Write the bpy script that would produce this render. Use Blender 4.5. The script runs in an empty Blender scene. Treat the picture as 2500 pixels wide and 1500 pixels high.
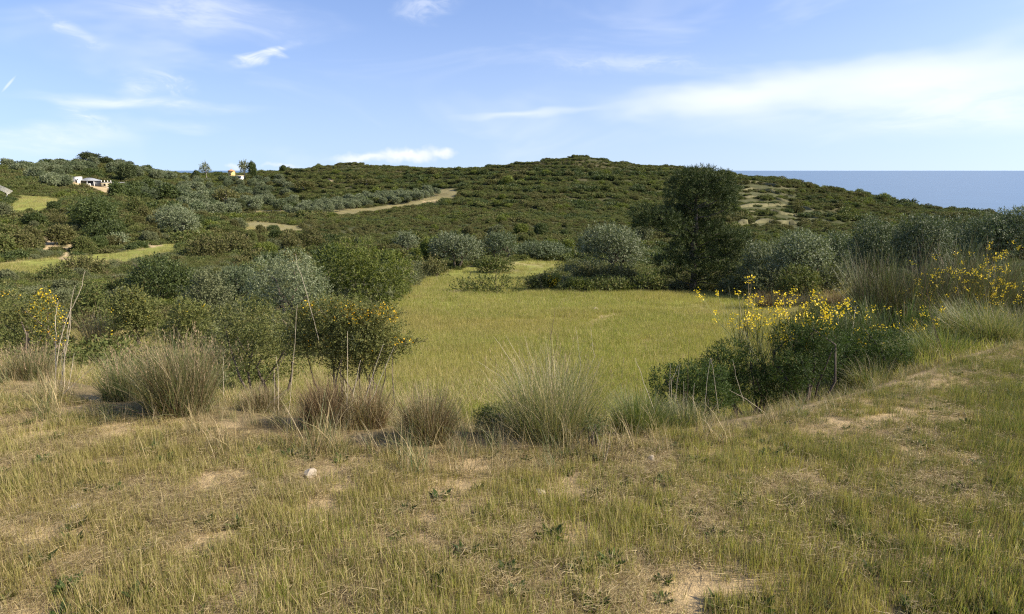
import bpy, math, random
import numpy as np
from mathutils import Vector, Matrix

RNG = np.random.default_rng(7)
random.seed(7)
SC = bpy.context.scene
COL = SC.collection

# ------------------------------------------------------------------ camera
F = 1600.0                      # focal length in photo pixels (2500 wide)
PITCH = math.atan(334.5 / F)    # sea horizon sits above the middle of the frame
CP, SP = math.cos(PITCH), math.sin(PITCH)
cam_d = bpy.data.cameras.new("camera")
cam = bpy.data.objects.new("camera", cam_d)
COL.objects.link(cam)
cam_d.sensor_fit = 'HORIZONTAL'
cam_d.sensor_width = 36.0
cam_d.lens = 36.0 * F / 2500.0
cam_d.clip_start = 0.05
cam_d.clip_end = 200000.0
cam.location = (0, 0, 0)
cam.rotation_euler = (math.pi / 2 - PITCH, 0, 0)
SC.camera = cam

# ------------------------------------------------------------------ light
SUN_AZ = math.radians(97.0)     # clockwise from the view direction: from the right, a little behind
SUN_EL = math.radians(36.0)
sun_d = bpy.data.lights.new("sun", 'SUN')
sun_d.energy = 5.0
sun_d.angle = math.radians(0.55)
sun_d.color = (1.0, 0.91, 0.74)
sun = bpy.data.objects.new("sun", sun_d)
COL.objects.link(sun)
sdir = Vector((math.sin(SUN_AZ) * math.cos(SUN_EL), math.cos(SUN_AZ) * math.cos(SUN_EL), math.sin(SUN_EL)))
sun.rotation_euler = sdir.to_track_quat('Z', 'Y').to_euler()
sun.location = sdir * 50

SC.view_settings.view_transform = 'Standard'
SC.view_settings.look = 'None'
SC.view_settings.gamma = 1.0
SC.view_settings.exposure = 0.80
SC.cycles.use_denoising = False
SC.cycles.filter_width = 1.25
SC.cycles.max_bounces = 5
SC.cycles.diffuse_bounces = 3
SC.cycles.transmission_bounces = 3
SC.cycles.caustics_reflective = False
SC.cycles.caustics_refractive = False


def ray(u, v):
    a = (u - 1250.0) / F
    b = (750.0 - v) / F
    return (a, CP + b * SP, -SP + b * CP)


def azel(u, v):
    d = ray(u, v)
    return math.atan2(d[0], d[1]), math.atan2(d[2], math.hypot(d[0], d[1]))


# ------------------------------------------------------------------ world
world = bpy.data.worlds.new("World")
SC.world = world
world.use_nodes = True
wt = world.node_tree
wt.nodes.clear()
world.cycles.sampling_method = "MANUAL"
world.cycles.sample_map_resolution = 256


def N(tree, kind, **kw):
    n = tree.nodes.new(kind)
    for k, val in kw.items():
        if k.startswith('i_'):
            n.inputs[k[2:]].default_value = val
        else:
            setattr(n, k, val)
    return n


def L(tree, a, b):
    tree.links.new(a, b)


def build_world():
    t = wt
    out = N(t, 'ShaderNodeOutputWorld')
    bg = N(t, 'ShaderNodeBackground')
    bg.inputs['Strength'].default_value = 0.118
    L(t, bg.outputs[0], out.inputs[0])
    sky = N(t, 'ShaderNodeTexSky')
    sky.sky_type = 'NISHITA'
    sky.sun_disc = False
    sky.sun_elevation = SUN_EL
    sky.sun_rotation = SUN_AZ
    sky.altitude = 80
    sky.air_density = 1.0
    sky.dust_density = 1.8
    sky.ozone_density = 2.5
    tc = N(t, 'ShaderNodeTexCoord')
    lift = N(t, 'ShaderNodeVectorMath', operation='MULTIPLY_ADD')      # keep clear of the brown band under the horizon
    L(t, tc.outputs['Generated'], lift.inputs[0]); lift.inputs[1].default_value = (1, 1, 0.92); lift.inputs[2].default_value = (0, 0, 0.10)
    nrm = N(t, 'ShaderNodeVectorMath', operation='NORMALIZE')
    L(t, lift.outputs[0], nrm.inputs[0])
    L(t, nrm.outputs[0], sky.inputs['Vector'])
    sep = N(t, 'ShaderNodeSeparateXYZ')
    L(t, tc.outputs['Generated'], sep.inputs[0])
    az = N(t, 'ShaderNodeMath', operation='ARCTAN2')
    L(t, sep.outputs[0], az.inputs[0]); L(t, sep.outputs[1], az.inputs[1])
    el = N(t, 'ShaderNodeMath', operation='ARCSINE')
    L(t, sep.outputs[2], el.inputs[0])
    comb = N(t, 'ShaderNodeCombineXYZ')
    L(t, az.outputs[0], comb.inputs[0]); L(t, el.outputs[0], comb.inputs[1])

    def noise(scale_xyz, rot=0.0, detail=5.0, rough=0.55, dist=0.0, loc=(0, 0, 0), sc=1.0):
        m = N(t, 'ShaderNodeMapping')
        m.inputs['Location'].default_value = loc
        m.inputs['Rotation'].default_value = (0, 0, rot)
        m.inputs['Scale'].default_value = scale_xyz
        L(t, comb.outputs[0], m.inputs[0])
        n = N(t, 'ShaderNodeTexNoise')
        n.inputs['Scale'].default_value = sc
        n.inputs['Detail'].default_value = detail
        n.inputs['Roughness'].default_value = rough
        n.inputs['Distortion'].default_value = dist
        L(t, m.outputs[0], n.inputs['Vector'])
        return n

    def mrange(sock, a, b, c, d, smooth=True):
        m = N(t, 'ShaderNodeMapRange')
        m.interpolation_type = 'SMOOTHSTEP' if smooth else 'LINEAR'
        for i, val in enumerate((a, b, c, d)):
            m.inputs[i + 1].default_value = val
        L(t, sock, m.inputs[0])
        return m.outputs[0]

    def math2(op, a, b):
        m = N(t, 'ShaderNodeMath', operation=op)
        for i, s in enumerate((a, b)):
            if isinstance(s, (int, float)):
                m.inputs[i].default_value = s
            else:
                L(t, s, m.inputs[i])
        return m.outputs[0]

    # warped coordinates give the clouds ragged, drawn-out edges
    nw = noise((5, 14, 1), rot=-0.25, detail=3, rough=0.6)
    off = N(t, 'ShaderNodeVectorMath', operation='SUBTRACT')
    L(t, nw.outputs['Color'], off.inputs[0]); off.inputs[1].default_value = (0.5, 0.5, 0.5)
    offs = N(t, 'ShaderNodeVectorMath', operation='MULTIPLY')
    L(t, off.outputs[0], offs.inputs[0]); offs.inputs[1].default_value = (0.16, 0.055, 0)
    warp = N(t, 'ShaderNodeVectorMath', operation='ADD')
    L(t, comb.outputs[0], warp.inputs[0]); L(t, offs.outputs[0], warp.inputs[1])

    def blob(u0, v0, u1, v1, halfw, inner=0.25, outer=1.0, ext=1.1, src=warp):
        """soft streak from one sky direction to another"""
        a0, e0 = azel(u0, v0)
        a1, e1 = azel(u1, v1)
        ln = math.hypot(a1 - a0, e1 - e0)
        m = N(t, 'ShaderNodeMapping', vector_type='TEXTURE')
        m.inputs['Location'].default_value = ((a0 + a1) / 2, (e0 + e1) / 2, 0)
        m.inputs['Rotation'].default_value = (0, 0, math.atan2(e1 - e0, a1 - a0))
        m.inputs['Scale'].default_value = (ln / 2 * ext, halfw / F, 1)
        L(t, src.outputs[0], m.inputs[0])
        ln_ = N(t, 'ShaderNodeVectorMath', operation='LENGTH')
        L(t, m.outputs[0], ln_.inputs[0])
        return mrange(ln_.outputs['Value'], inner, outer, 1.0, 0.0)

    fine = noise((9, 34, 1), rot=-0.22, detail=4, rough=0.62, dist=0.6).outputs['Fac']
    fine_m = mrange(fine, 0.36, 0.66, 0.35, 1.0)
    fine2 = noise((16, 38, 1), rot=0.35, detail=4, rough=0.65, dist=1.0, loc=(3, 1, 0)).outputs['Fac']
    fine2_m = mrange(fine2, 0.38, 0.64, 0.15, 1.0)

    streaks = []
    def add(b, gain, tex=None):
        s = math2('MULTIPLY', b, gain)
        if tex is not None:
            s = math2('MULTIPLY', s, tex)
        streaks.append(s)

    # the long bright bank over the sea
    add(blob(1470, 268, 2150, 190, 58, 0.0, 1.0, 1.25), 0.72)
    add(blob(1800, 222, 2800, 140, 62, 0.0, 1.0, 1.2), 0.70)
    add(blob(1950, 270, 2800, 230, 75, 0.1, 1.0, 1.2), 0.50, fine_m)
    add(blob(1500, 250, 2100, 330, 60, 0.0, 1.0, 1.2), 0.22)
    add(blob(1080, 300, 1500, 265, 14, 0.0, 1.0, 1.2), 0.38)
    add(blob(1300, 155, 1800, 140, 40, 0.0, 1.0, 1.3), 0.25, fine2_m)
    # wisps on the other side
    add(blob(40, 228, 640, 276, 24, 0.0, 1.0, 1.2), 0.62, fine_m)
    add(blob(300, 185, 460, 225, 34, 0.0, 1.0, 1.3), 0.60, fine2_m)
    add(blob(175, 245, 300, 325, 48, 0.0, 1.0, 1.3), 0.55, fine2_m)
    add(blob(75, 15, 230, 100, 30, 0.0, 1.0, 1.3), 0.60, fine2_m)
    add(blob(150, -20, 850, 65, 62, 0.0, 1.0, 1.2), 0.45, fine_m)
    add(blob(-200, 350, 330, 340, 34, 0.0, 1.0, 1.2), 0.55, fine_m)
    add(blob(300, 320, 560, 315, 20, 0.0, 1.0, 1.2), 0.35, fine_m)
    add(blob(590, 152, 690, 130, 15, 0.0, 1.0, 1.4), 0.85, fine2_m)
    add(blob(660, 140, 745, 92, 15, 0.0, 1.0, 1.4), 0.8, fine2_m)
    add(blob(700, 128, 735, 132, 10, 0.0, 1.0, 1.4), 0.5, fine2_m)
    add(blob(950, 20, 1130, 10, 40, 0.0, 1.0, 1.2), 0.35, fine2_m)
    add(blob(2, 228, 40, 184, 3.0, 0.2, 1.0, 1.1, src=comb), 0.45)
    # thin cirrus that goes on over the whole sky
    wide = noise((2.6, 9, 1), rot=-0.2, detail=4, rough=0.6, dist=0.8, loc=(1.7, 4.2, 0)).outputs['Fac']
    wide_m = mrange(wide, 0.46, 0.80, 0.0, 0.30)
    streaks.append(wide_m)
    acc = streaks[0]
    for s in streaks[1:]:
        acc = math2('MAXIMUM', acc, s) if False else math2('ADD', acc, math2('MULTIPLY', s, math2('SUBTRACT', 1.0, acc)))
    # low cumulus bank standing behind the hill
    cw = noise((26, 30, 1), detail=3, rough=0.6, loc=(5, 2, 0))
    co = N(t, 'ShaderNodeVectorMath', operation='SUBTRACT'); L(t, cw.outputs['Color'], co.inputs[0]); co.inputs[1].default_value = (.5, .5, .5)
    cs = N(t, 'ShaderNodeVectorMath', operation='MULTIPLY'); L(t, co.outputs[0], cs.inputs[0]); cs.inputs[1].default_value = (0.05, 0.030, 0)
    cwarp = N(t, 'ShaderNodeVectorMath', operation='ADD'); L(t, comb.outputs[0], cwarp.inputs[0]); L(t, cs.outputs[0], cwarp.inputs[1])
    cum = None
    for (u0, v0, u1, v1, hw, g) in ((790, 391, 1000, 380, 15, .75), (890, 377, 1100, 374, 20, .9), (985, 371, 1030, 369, 15, .95), (1040, 375, 1118, 378, 16, .8), (640, 402, 740, 402, 6, .4), (540, 400, 600, 404, 8, .45)):
        b = math2('MULTIPLY', blob(u0, v0, u1, v1, hw * 1.15, 0.1, 1.0, 1.15, src=cwarp), g)
        cum = b if cum is None else math2('MAXIMUM', cum, b)
    # colours
    hsv = N(t, 'ShaderNodeHueSaturation')
    hsv.inputs['Saturation'].default_value = 0.98
    L(t, sky.outputs[0], hsv.inputs['Color'])
    tint = N(t, 'ShaderNodeMix', data_type='RGBA', blend_type='MULTIPLY')
    tint.inputs[0].default_value = 1.0
    L(t, hsv.outputs[0], tint.inputs[6]); tint.inputs[7].default_value = (0.96, 0.97, 1.14, 1)
    mix = N(t, 'ShaderNodeMix', data_type='RGBA')
    # pale band of moist air over the horizon, stronger towards the sun
    hz = mrange(el.outputs[0], 0.0, 0.26, 0.38, 0.0)
    dt = N(t, 'ShaderNodeVectorMath', operation='DOT_PRODUCT'); L(t, tc.outputs['Generated'], dt.inputs[0]); dt.inputs[1].default_value = (math.sin(SUN_AZ), math.cos(SUN_AZ), 0)
    hz2 = math2('MULTIPLY', hz, mrange(dt.outputs['Value'], -0.8, 0.9, 0.4, 1.2, False))
    hmix = N(t, 'ShaderNodeMix', data_type='RGBA')
    L(t, hz2, hmix.inputs[0]); L(t, tint.outputs[2], hmix.inputs[6]); hmix.inputs[7].default_value = (3.9, 4.5, 5.2, 1)
    L(t, acc, mix.inputs[0]); L(t, hmix.outputs[2], mix.inputs[6]); mix.inputs[7].default_value = (5.5, 5.65, 5.95, 1)
    mix2 = N(t, 'ShaderNodeMix', data_type='RGBA')
    L(t, cum, mix2.inputs[0]); L(t, mix.outputs[2], mix2.inputs[6]); mix2.inputs[7].default_value = (5.2, 5.3, 5.7, 1)
    L(t, mix2.outputs[2], bg.inputs['Color'])


build_world()

# ------------------------------------------------------------------ helpers
def tag(o, label=None, cat=None, group=None, kind=None):
    if label: o['label'] = label
    if cat: o['category'] = cat
    if group: o['group'] = group
    if kind: o['kind'] = kind
    return o


def make_mesh(name, verts, tris=None, quads=None, tmat=None, qmat=None, mats=(), smooth=False):
    verts = np.asarray(verts, dtype=np.float32).reshape(-1, 3)
    tris = np.zeros((0, 3), np.int32) if tris is None else np.asarray(tris, np.int32).reshape(-1, 3)
    quads = np.zeros((0, 4), np.int32) if quads is None else np.asarray(quads, np.int32).reshape(-1, 4)
    me = bpy.data.meshes.new(name)
    nt, nq = len(tris), len(quads)
    me.vertices.add(len(verts))
    me.vertices.foreach_set('co', verts.ravel())
    me.loops.add(nt * 3 + nq * 4)
    me.loops.foreach_set('vertex_index', np.concatenate([tris.ravel(), quads.ravel()]).astype(np.int32))
    me.polygons.add(nt + nq)
    ls = np.concatenate([np.arange(nt) * 3, nt * 3 + np.arange(nq) * 4]).astype(np.int32)
    me.polygons.foreach_set('loop_start', ls)
    mi = np.concatenate([np.zeros(nt, np.int32) if tmat is None else np.asarray(tmat, np.int32),
                         np.zeros(nq, np.int32) if qmat is None else np.asarray(qmat, np.int32)])
    me.polygons.foreach_set('material_index', mi)
    if smooth:
        me.polygons.foreach_set('use_smooth', np.ones(nt + nq, bool))
    for m in mats:
        me.materials.append(m)
    me.update(calc_edges=True)
    return me


def link(name, data, parent=None, loc=None, scale=None, rotz=None):
    o = bpy.data.objects.new(name, data)
    COL.objects.link(o)
    if parent is not None: o.parent = parent
    if loc is not None: o.location = loc
    if scale is not None: o.scale = scale
    if rotz is not None: o.rotation_euler = (0, 0, rotz)
    return o


# value noise, used for terrain relief and scatter masks
_perm = np.random.default_rng(3).random((256, 256))
def vnoise(x, y):
    x = np.asarray(x, float); y = np.asarray(y, float)
    xi = np.floor(x).astype(int); yi = np.floor(y).astype(int)
    fx = x - xi; fy = y - yi
    fx = fx * fx * (3 - 2 * fx); fy = fy * fy * (3 - 2 * fy)
    a = _perm[xi & 255, yi & 255]; b = _perm[(xi + 1) & 255, yi & 255]
    c = _perm[xi & 255, (yi + 1) & 255]; d = _perm[(xi + 1) & 255, (yi + 1) & 255]
    return (a * (1 - fx) + b * fx) * (1 - fy) + (c * (1 - fx) + d * fx) * fy - 0.5
def fbm(x, y, oct=4):
    s = 0; a = 1.0
    for i in range(oct):
        s = s + a * vnoise(x * 2 ** i + 17.3 * i, y * 2 ** i + 9.1 * i); a *= 0.5
    return s
def sstep(a, b, x):
    t = np.clip((x - a) / (b - a), 0, 1)
    return t * t * (3 - 2 * t)


# ------------------------------------------------------------------ terrain height
# profiles read from the photograph: column -> (distance in metres, image row of the ground there)
PROFILE = {
    0:    [(9, 905), (14, 850), (20, 805), (30, 745), (45, 695), (55, 660), (62, 645), (75, 603), (90, 560), (105, 525), (120, 503), (135, 486), (155, 479), (170, 466), (200, 446), (250, 428), (320, 418), (400, 432), (900, 490)],
    250:  [(9, 940), (14, 880), (20, 830), (28, 775), (40, 712), (55, 660), (65, 636), (72, 622), (85, 582), (100, 542), (115, 512), (130, 490), (150, 501), (180, 498), (205, 484), (260, 464), (300, 449), (350, 420), (390, 400), (410, 396), (500, 425), (900, 490)],
    450:  [(9, 960), (14, 885), (20, 820), (30, 748), (45, 692), (60, 650), (75, 607), (90, 590), (110, 545), (130, 520), (160, 536), (190, 531), (220, 510), (300, 480), (380, 456), (440, 438), (490, 427), (600, 436), (900, 490)],
    700:  [(9, 975), (15, 885), (22, 812), (28, 775), (40, 718), (60, 665), (80, 632), (110, 595), (150, 565), (180, 551), (210, 537), (260, 512), (330, 487), (400, 455), (460, 425), (500, 412), (600, 430), (900, 490)],
    850:  [(9, 985), (15, 890), (25, 800), (35, 745), (50, 702), (75, 650), (100, 620), (140, 585), (200, 540), (260, 508), (320, 486), (380, 452), (440, 420), (500, 398), (600, 420), (900, 490)],
    1050: [(9, 995), (15, 898), (25, 805), (35, 752), (50, 706), (75, 652), (100, 622), (140, 585), (200, 540), (260, 505), (320, 480), (380, 450), (440, 418), (490, 406), (600, 425), (900, 490)],
    1250: [(9, 1000), (15, 903), (25, 810), (35, 758), (45, 722), (60, 680), (75, 648), (90, 632), (120, 600), (160, 562), (220, 520), (300, 470), (360, 438), (430, 405), (470, 399), (580, 420), (900, 490)],
    1420: [(7, 1085), (9, 1020), (15, 905), (25, 808), (35, 756), (45, 718), (60, 678), (75, 648), (90, 635), (120, 605), (160, 566), (220, 522), (300, 468), (360, 430), (420, 394), (455, 381), (560, 405), (900, 500)],
    1700: [(7, 1080), (9, 1025), (15, 900), (25, 805), (35, 755), (45, 718), (60, 690), (90, 645), (120, 612), (160, 575), (220, 530), (280, 490), (340, 452), (400, 418), (435, 405), (520, 430), (900, 520)],
    1900: [(7, 1060), (10, 970), (15, 880), (25, 795), (35, 748), (45, 718), (60, 690), (90, 650), (120, 620), (160, 585), (220, 545), (280, 502), (340, 462), (395, 430), (480, 455), (900, 560)],
    2150: [(9, 960), (11, 900), (15, 830), (20, 782), (30, 735), (40, 706), (60, 672), (90, 637), (120, 612), (160, 582), (220, 542), (280, 510), (340, 482), (380, 471), (460, 505), (700, 600)],
    2370: [(10, 900), (12, 855), (18, 770), (25, 722), (35, 692), (60, 652), (90, 622), (140, 580), (200, 545), (260, 520), (300, 508), (380, 542), (600, 640)],
    2500: [(11, 855), (13, 815), (18, 750), (25, 708), (35, 682), (60, 650), (100, 612), (160, 572), (220, 548), (265, 532), (350, 570), (560, 660)],
}
PROFILE[-700] = PROFILE[0]
PROFILE[3200] = PROFILE[2500]
for _u, _dv in ((1250, 4), (1420, 5), (1700, 8), (1900, 10), (2150, 12), (2370, 12), (2500, 12), (1050, 4), (850, 4), (700, 4)):
    PROFILE[_u] = [(Y, v + _dv * min(1.0, max(0.0, (Y - 150) / 120))) for (Y, v) in PROFILE[_u]]     # scrub stands on the ground
_cs, _cl, _ct = [], [], []
for _u, _pts in PROFILE.items():
    for (_Y, _v) in _pts:
        d = ray(_u, _v)
        _cs.append(d[0] / d[1]); _cl.append(math.log(_Y)); _ct.append(d[2] / d[1])
    d = ray(_u, 520)
    _cs.append(d[0] / d[1]); _cl.append(math.log(1600)); _ct.append(-0.08)
_cs = np.array(_cs) * 2.2; _cl = np.array(_cl); _ct = np.array(_ct)
_c = 0.06
_A = np.sqrt((_cs[:, None] - _cs[None]) ** 2 + (_cl[:, None] - _cl[None]) ** 2 + _c * _c)
_m = _ct.mean()
_W = np.linalg.solve(_A + 1e-6 * np.eye(len(_cs)), _ct - _m)

def far_t(s, y):
    """slope z/y of the far ground seen from the viewpoint"""
    s = np.asarray(s, float).ravel() * 2.2; l = np.log(np.maximum(np.asarray(y, float).ravel(), 3.0))
    out = np.empty_like(s)
    for i in range(0, len(s), 20000):
        a, b = s[i:i + 20000, None], l[i:i + 20000, None]
        out[i:i + 20000] = np.sqrt((a - _cs) ** 2 + (b - _cl) ** 2 + _c * _c) @ _W + _m
    return out

def near_plane(x, y):
    return -1.62 - 0.085 * y + 0.012 * x * (x > 0)

EDGE_PX = [(-400, 900), (0, 945), (230, 1003), (400, 1038), (600, 1072), (900, 1104), (1200, 1112), (1500, 1088), (1700, 1062), (1800, 1040), (1950, 1010), (2150, 958), (2350, 884), (2500, 836), (2800, 790)]
_ex, _ey = [], []
for (u, v) in EDGE_PX:
    d = ray(u, v); s = d[0] / d[1]; tt = d[2] / d[1]
    k = 0.012 * s if s > 0 else 0.0
    Y = 1.62 / (-tt - 0.085 + k)
    _ex.append(s * Y); _ey.append(Y)
_ex = np.array(_ex); _ey = np.array(_ey)

def edge_y(x):
    return np.interp(x, _ex, _ey)

S_MAX = 1.45
def ground_z(x, y):
    x = np.asarray(x, float); y = np.asarray(y, float)
    shp = np.broadcast(x, y).shape
    x = np.broadcast_to(x, shp).ravel(); y = np.broadcast_to(y, shp).ravel()
    r = np.hypot(x, y); ang = np.arctan2(x, y)
    amax = math.atan(S_MAX)
    ac = np.clip(ang, -amax, amax)
    s = np.tan(ac); ye = np.maximum(r * np.cos(ac), 0.2)
    tf = far_t(s, ye)
    wb = sstep(1.75, 2.6, np.abs(ang))
    tf = tf * (1 - wb) + wb * (-0.10)
    zf = tf * ye
    xe = s * ye
    zn = near_plane(xe, ye) * (1 - wb) + wb * (-1.62)
    e = edge_y(xe)
    w = sstep(-0.25, 1.9, ye - e) * (1 - wb) + wb * sstep(8, 30, r)
    z = zn * (1 - w) + np.where(ye < 14, np.minimum(zf, zn), zf) * w
    # relief
    z = z + 0.05 * fbm(x * 0.9, y * 0.9, 3) * (1 - w) + 0.10 * fbm(x * 0.35 + 5, y * 0.35, 3) * sstep(0.3, 1, w) * sstep(8, 14, r) + 0.55 * fbm(x / 13.0 + 2, y / 13.0, 2) * sstep(11, 22, r) * (1 - sstep(70, 110, r))
    z = z + sstep(70, 200, r) * fbm(x / 38.0, y / 38.0, 4) * 1.6
    # old farming terraces on the seaward slope
    u, v = project(x, y, z)
    m = sstep(1775, 1830, u) * (1 - sstep(2080, 2150, u)) * sstep(100, 130, ye) * (1 - sstep(330, 350, ye))
    st = 1.4
    q = z + 0.25 * fbm(x / 20.0, y / 20.0, 2)
    stp = np.floor(q / st) * st + st * sstep(0.72, 1.0, q / st - np.floor(q / st))
    z = z * (1 - m) + (stp - (q - z)) * m
    m2 = 0.55 * sstep(190, 250, ye) * (1 - m) * (u > 640)
    q = z + 0.9 * fbm(x / 30.0 + 3, y / 30.0, 3)
    k = q / 2.3 - np.floor(q / 2.3)
    z = z + ((np.floor(q / 2.3) + sstep(0.55, 1.0, k)) * 2.3 - q) * m2
    return z.reshape(shp)

def project(x, y, z):
    cy = y * CP - z * SP
    cz = y * SP + z * CP
    cy = np.maximum(cy, 1e-3)
    return 1250 + F * x / cy, 750 - F * cz / cy

def gz(x, y):
    return float(ground_z(np.array([x]), np.array([y]))[0])

def spot(u, Y):
    """ground point at distance Y that shows in photo column u"""
    v = 700.0
    for _ in range(3):
        d = ray(u, v); x = d[0] / d[1] * Y
        z = gz(x, Y)
        v = float(project(x, Y, z)[1])
    return x, Y, z

def z_at(v, Y):
    d = ray(1250, v)
    return d[2] / d[1] * Y

def inpoly(u, v, poly):
    u = np.asarray(u); v = np.asarray(v)
    c = np.zeros(u.shape, bool)
    n = len(poly); j = n - 1
    for i in range(n):
        xi, yi = poly[i]; xj, yj = poly[j]
        cond = ((yi > v) != (yj > v)) & (u < (xj - xi) * (v - yi) / (yj - yi + 1e-9) + xi)
        c ^= cond
        j = i
    return c

# open ground in the photograph: (polygon, nearest, farthest distance)
FIELDS = [
    ([(880, 960), (900, 760), (960, 730), (1010, 690), (1080, 662), (1260, 640), (1300, 636), (1395, 640), (1400, 668), (1330, 690), (1280, 700), (1400, 714), (1850, 716), (1990, 725), (1960, 800), (1900, 1000), (1000, 1040)], 7.5, 88),
    ([(1000, 655), (1000, 633), (1050, 628), (1060, 655)], 60, 110),
    ([(90, 905), (140, 800), (250, 795), (380, 800), (520, 905)], 9, 24),
    ([(-60, 665), (0, 640), (120, 630), (250, 622), (340, 608), (440, 590), (438, 624), (300, 650), (190, 668), (0, 688)], 40, 90),
    ([(10, 530), (20, 500), (60, 474), (145, 478), (150, 492), (120, 515), (70, 535)], 85, 160),
    ([(340, 482), (380, 478), (385, 494), (345, 494)], 130, 320),
]
DRY = [
    ([(570, 545), (620, 540), (735, 552), (735, 572), (600, 578)], 120, 230),
    ([(690, 520), (760, 512), (900, 508), (1000, 492), (1060, 478), (1050, 462), (1110, 460), (1130, 480), (1060, 498), (900, 520), (760, 535), (700, 532)], 240, 420),
    ([(560, 520), (700, 512), (720, 520), (640, 528), (560, 530)], 240, 420),
    ([(1020, 470), (1045, 462), (1100, 460), (1100, 472), (1040, 482)], 240, 420),
    ([(1830, 745), (1840, 690), (2080, 690), (2120, 745), (1990, 760)], 20, 48),
]
TERRACE = []
for _a, _b in (((1778, 452), (1905, 463)), ((1788, 472), (1915, 480)), ((1790, 490), (1900, 496)), ((1805, 508), (1985, 516)), ((1800, 528), (1990, 536)), ((1795, 549), (1930, 553))):
    TERRACE.append(([(_a[0], _a[1] - 2), ((_a[0] + _b[0]) / 2, (_a[1] + _b[1]) / 2 - 6), (_b[0] + 30, _b[1] - 1), (_b[0] + 30, _b[1] + 5), ((_a[0] + _b[0]) / 2, (_a[1] + _b[1]) / 2 + 3), (_a[0], _a[1] + 6)], 150, 400))
SAND = [
    ([(92, 616), (106, 570), (142, 572), (140, 606), (115, 628)], 60, 110),
    ([(142, 630), (168, 580), (200, 594), (172, 638)], 60, 110),
    ([(350, 600), (372, 590), (380, 605), (355, 612)], 60, 110),
    ([(740, 408), (748, 418), (735, 412)], 350, 520),
    ([(798, 436), (812, 438), (832, 456), (815, 452)], 300, 460),
    ([(1025, 498), (1062, 486), (1066, 490), (1030, 502)], 240, 420),
    ([(960, 735), (1000, 700), (1012, 704), (975, 735)], 30, 60),
    ([(1425, 800), (1450, 772), (1500, 764), (1530, 768), (1480, 790), (1450, 806)], 20, 36), ([(1540, 880), (1570, 830), (1600, 822), (1590, 850), (1560, 890)], 12, 30), ([(1100, 795), (1250, 780), (1400, 776), (1400, 782), (1250, 788), (1110, 803)], 20, 36),
    ([(1040, 830), (1075, 775), (1090, 772), (1055, 830)], 14, 34),
    ([(150, 476), (165, 444), (260, 440), (330, 432), (400, 436), (395, 452), (320, 464), (290, 478), (180, 484)], 235, 310),
]

def zone(x, y, z, zones):
    u, v = project(x, y, z)
    m = np.zeros(np.shape(x), bool)
    for poly, a, b in zones:
        m |= inpoly(u, v, poly) & (y > a) & (y < b)
    return m


# ------------------------------------------------------------------ ground sheet
def mat_new(name):
    m = bpy.data.materials.new(name)
    m.use_nodes = True
    m.node_tree.nodes.clear()
    return m

def ground_material():
    m = mat_new('soil_and_grass')
    t = m.node_tree
    out = N(t, 'ShaderNodeOutputMaterial')
    b = N(t, 'ShaderNodeBsdfPrincipled')
    b.inputs['Roughness'].default_value = 0.95
    b.inputs['Specular IOR Level'].default_value = 0.1
    L(t, b.outputs[0], out.inputs[0])
    at = N(t, 'ShaderNodeAttribute'); at.attribute_name = 'tone'
    geo = N(t, 'ShaderNodeNewGeometry')
    n1 = N(t, 'ShaderNodeTexNoise'); n1.inputs['Scale'].default_value = 2.3; n1.inputs['Detail'].default_value = 6; n1.inputs['Roughness'].default_value = 0.65
    L(t, geo.outputs['Position'], n1.inputs['Vector'])
    mr = N(t, 'ShaderNodeMapRange'); mr.inputs[1].default_value = 0.3; mr.inputs[2].default_value = 0.7; mr.inputs[3].default_value = 0.62; mr.inputs[4].default_value = 1.30
    L(t, n1.outputs['Fac'], mr.inputs[0])
    n2 = N(t, 'ShaderNodeTexNoise'); n2.inputs['Scale'].default_value = 0.22; n2.inputs['Detail'].default_value = 4
    L(t, geo.outputs['Position'], n2.inputs['Vector'])
    mr2 = N(t, 'ShaderNodeMapRange'); mr2.inputs[1].default_value = 0.3; mr2.inputs[2].default_value = 0.7; mr2.inputs[3].default_value = 0.8; mr2.inputs[4].default_value = 1.2
    L(t, n2.outputs['Fac'], mr2.inputs[0])
    mm = N(t, 'ShaderNodeMath', operation='MULTIPLY'); L(t, mr.outputs[0], mm.inputs[0]); L(t, mr2.outputs[0], mm.inputs[1])
    vm = N(t, 'ShaderNodeVectorMath', operation='SCALE'); L(t, at.outputs['Color'], vm.inputs[0]); L(t, mm.outputs[0], vm.inputs['Scale'])
    L(t, vm.outputs[0], b.inputs['Base Color'])
    n3 = N(t, 'ShaderNodeTexNoise'); n3.inputs['Scale'].default_value = 14; n3.inputs['Detail'].default_value = 6; n3.inputs['Roughness'].default_value = 0.7
    L(t, geo.outputs['Position'], n3.inputs['Vector'])
    bu = N(t, 'ShaderNodeBump'); bu.inputs['Strength'].default_value = 0.9; bu.inputs['Distance'].default_value = 0.04
    L(t, n3.outputs['Fac'], bu.inputs['Height']); L(t, bu.outputs[0], b.inputs['Normal'])
    return m


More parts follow.
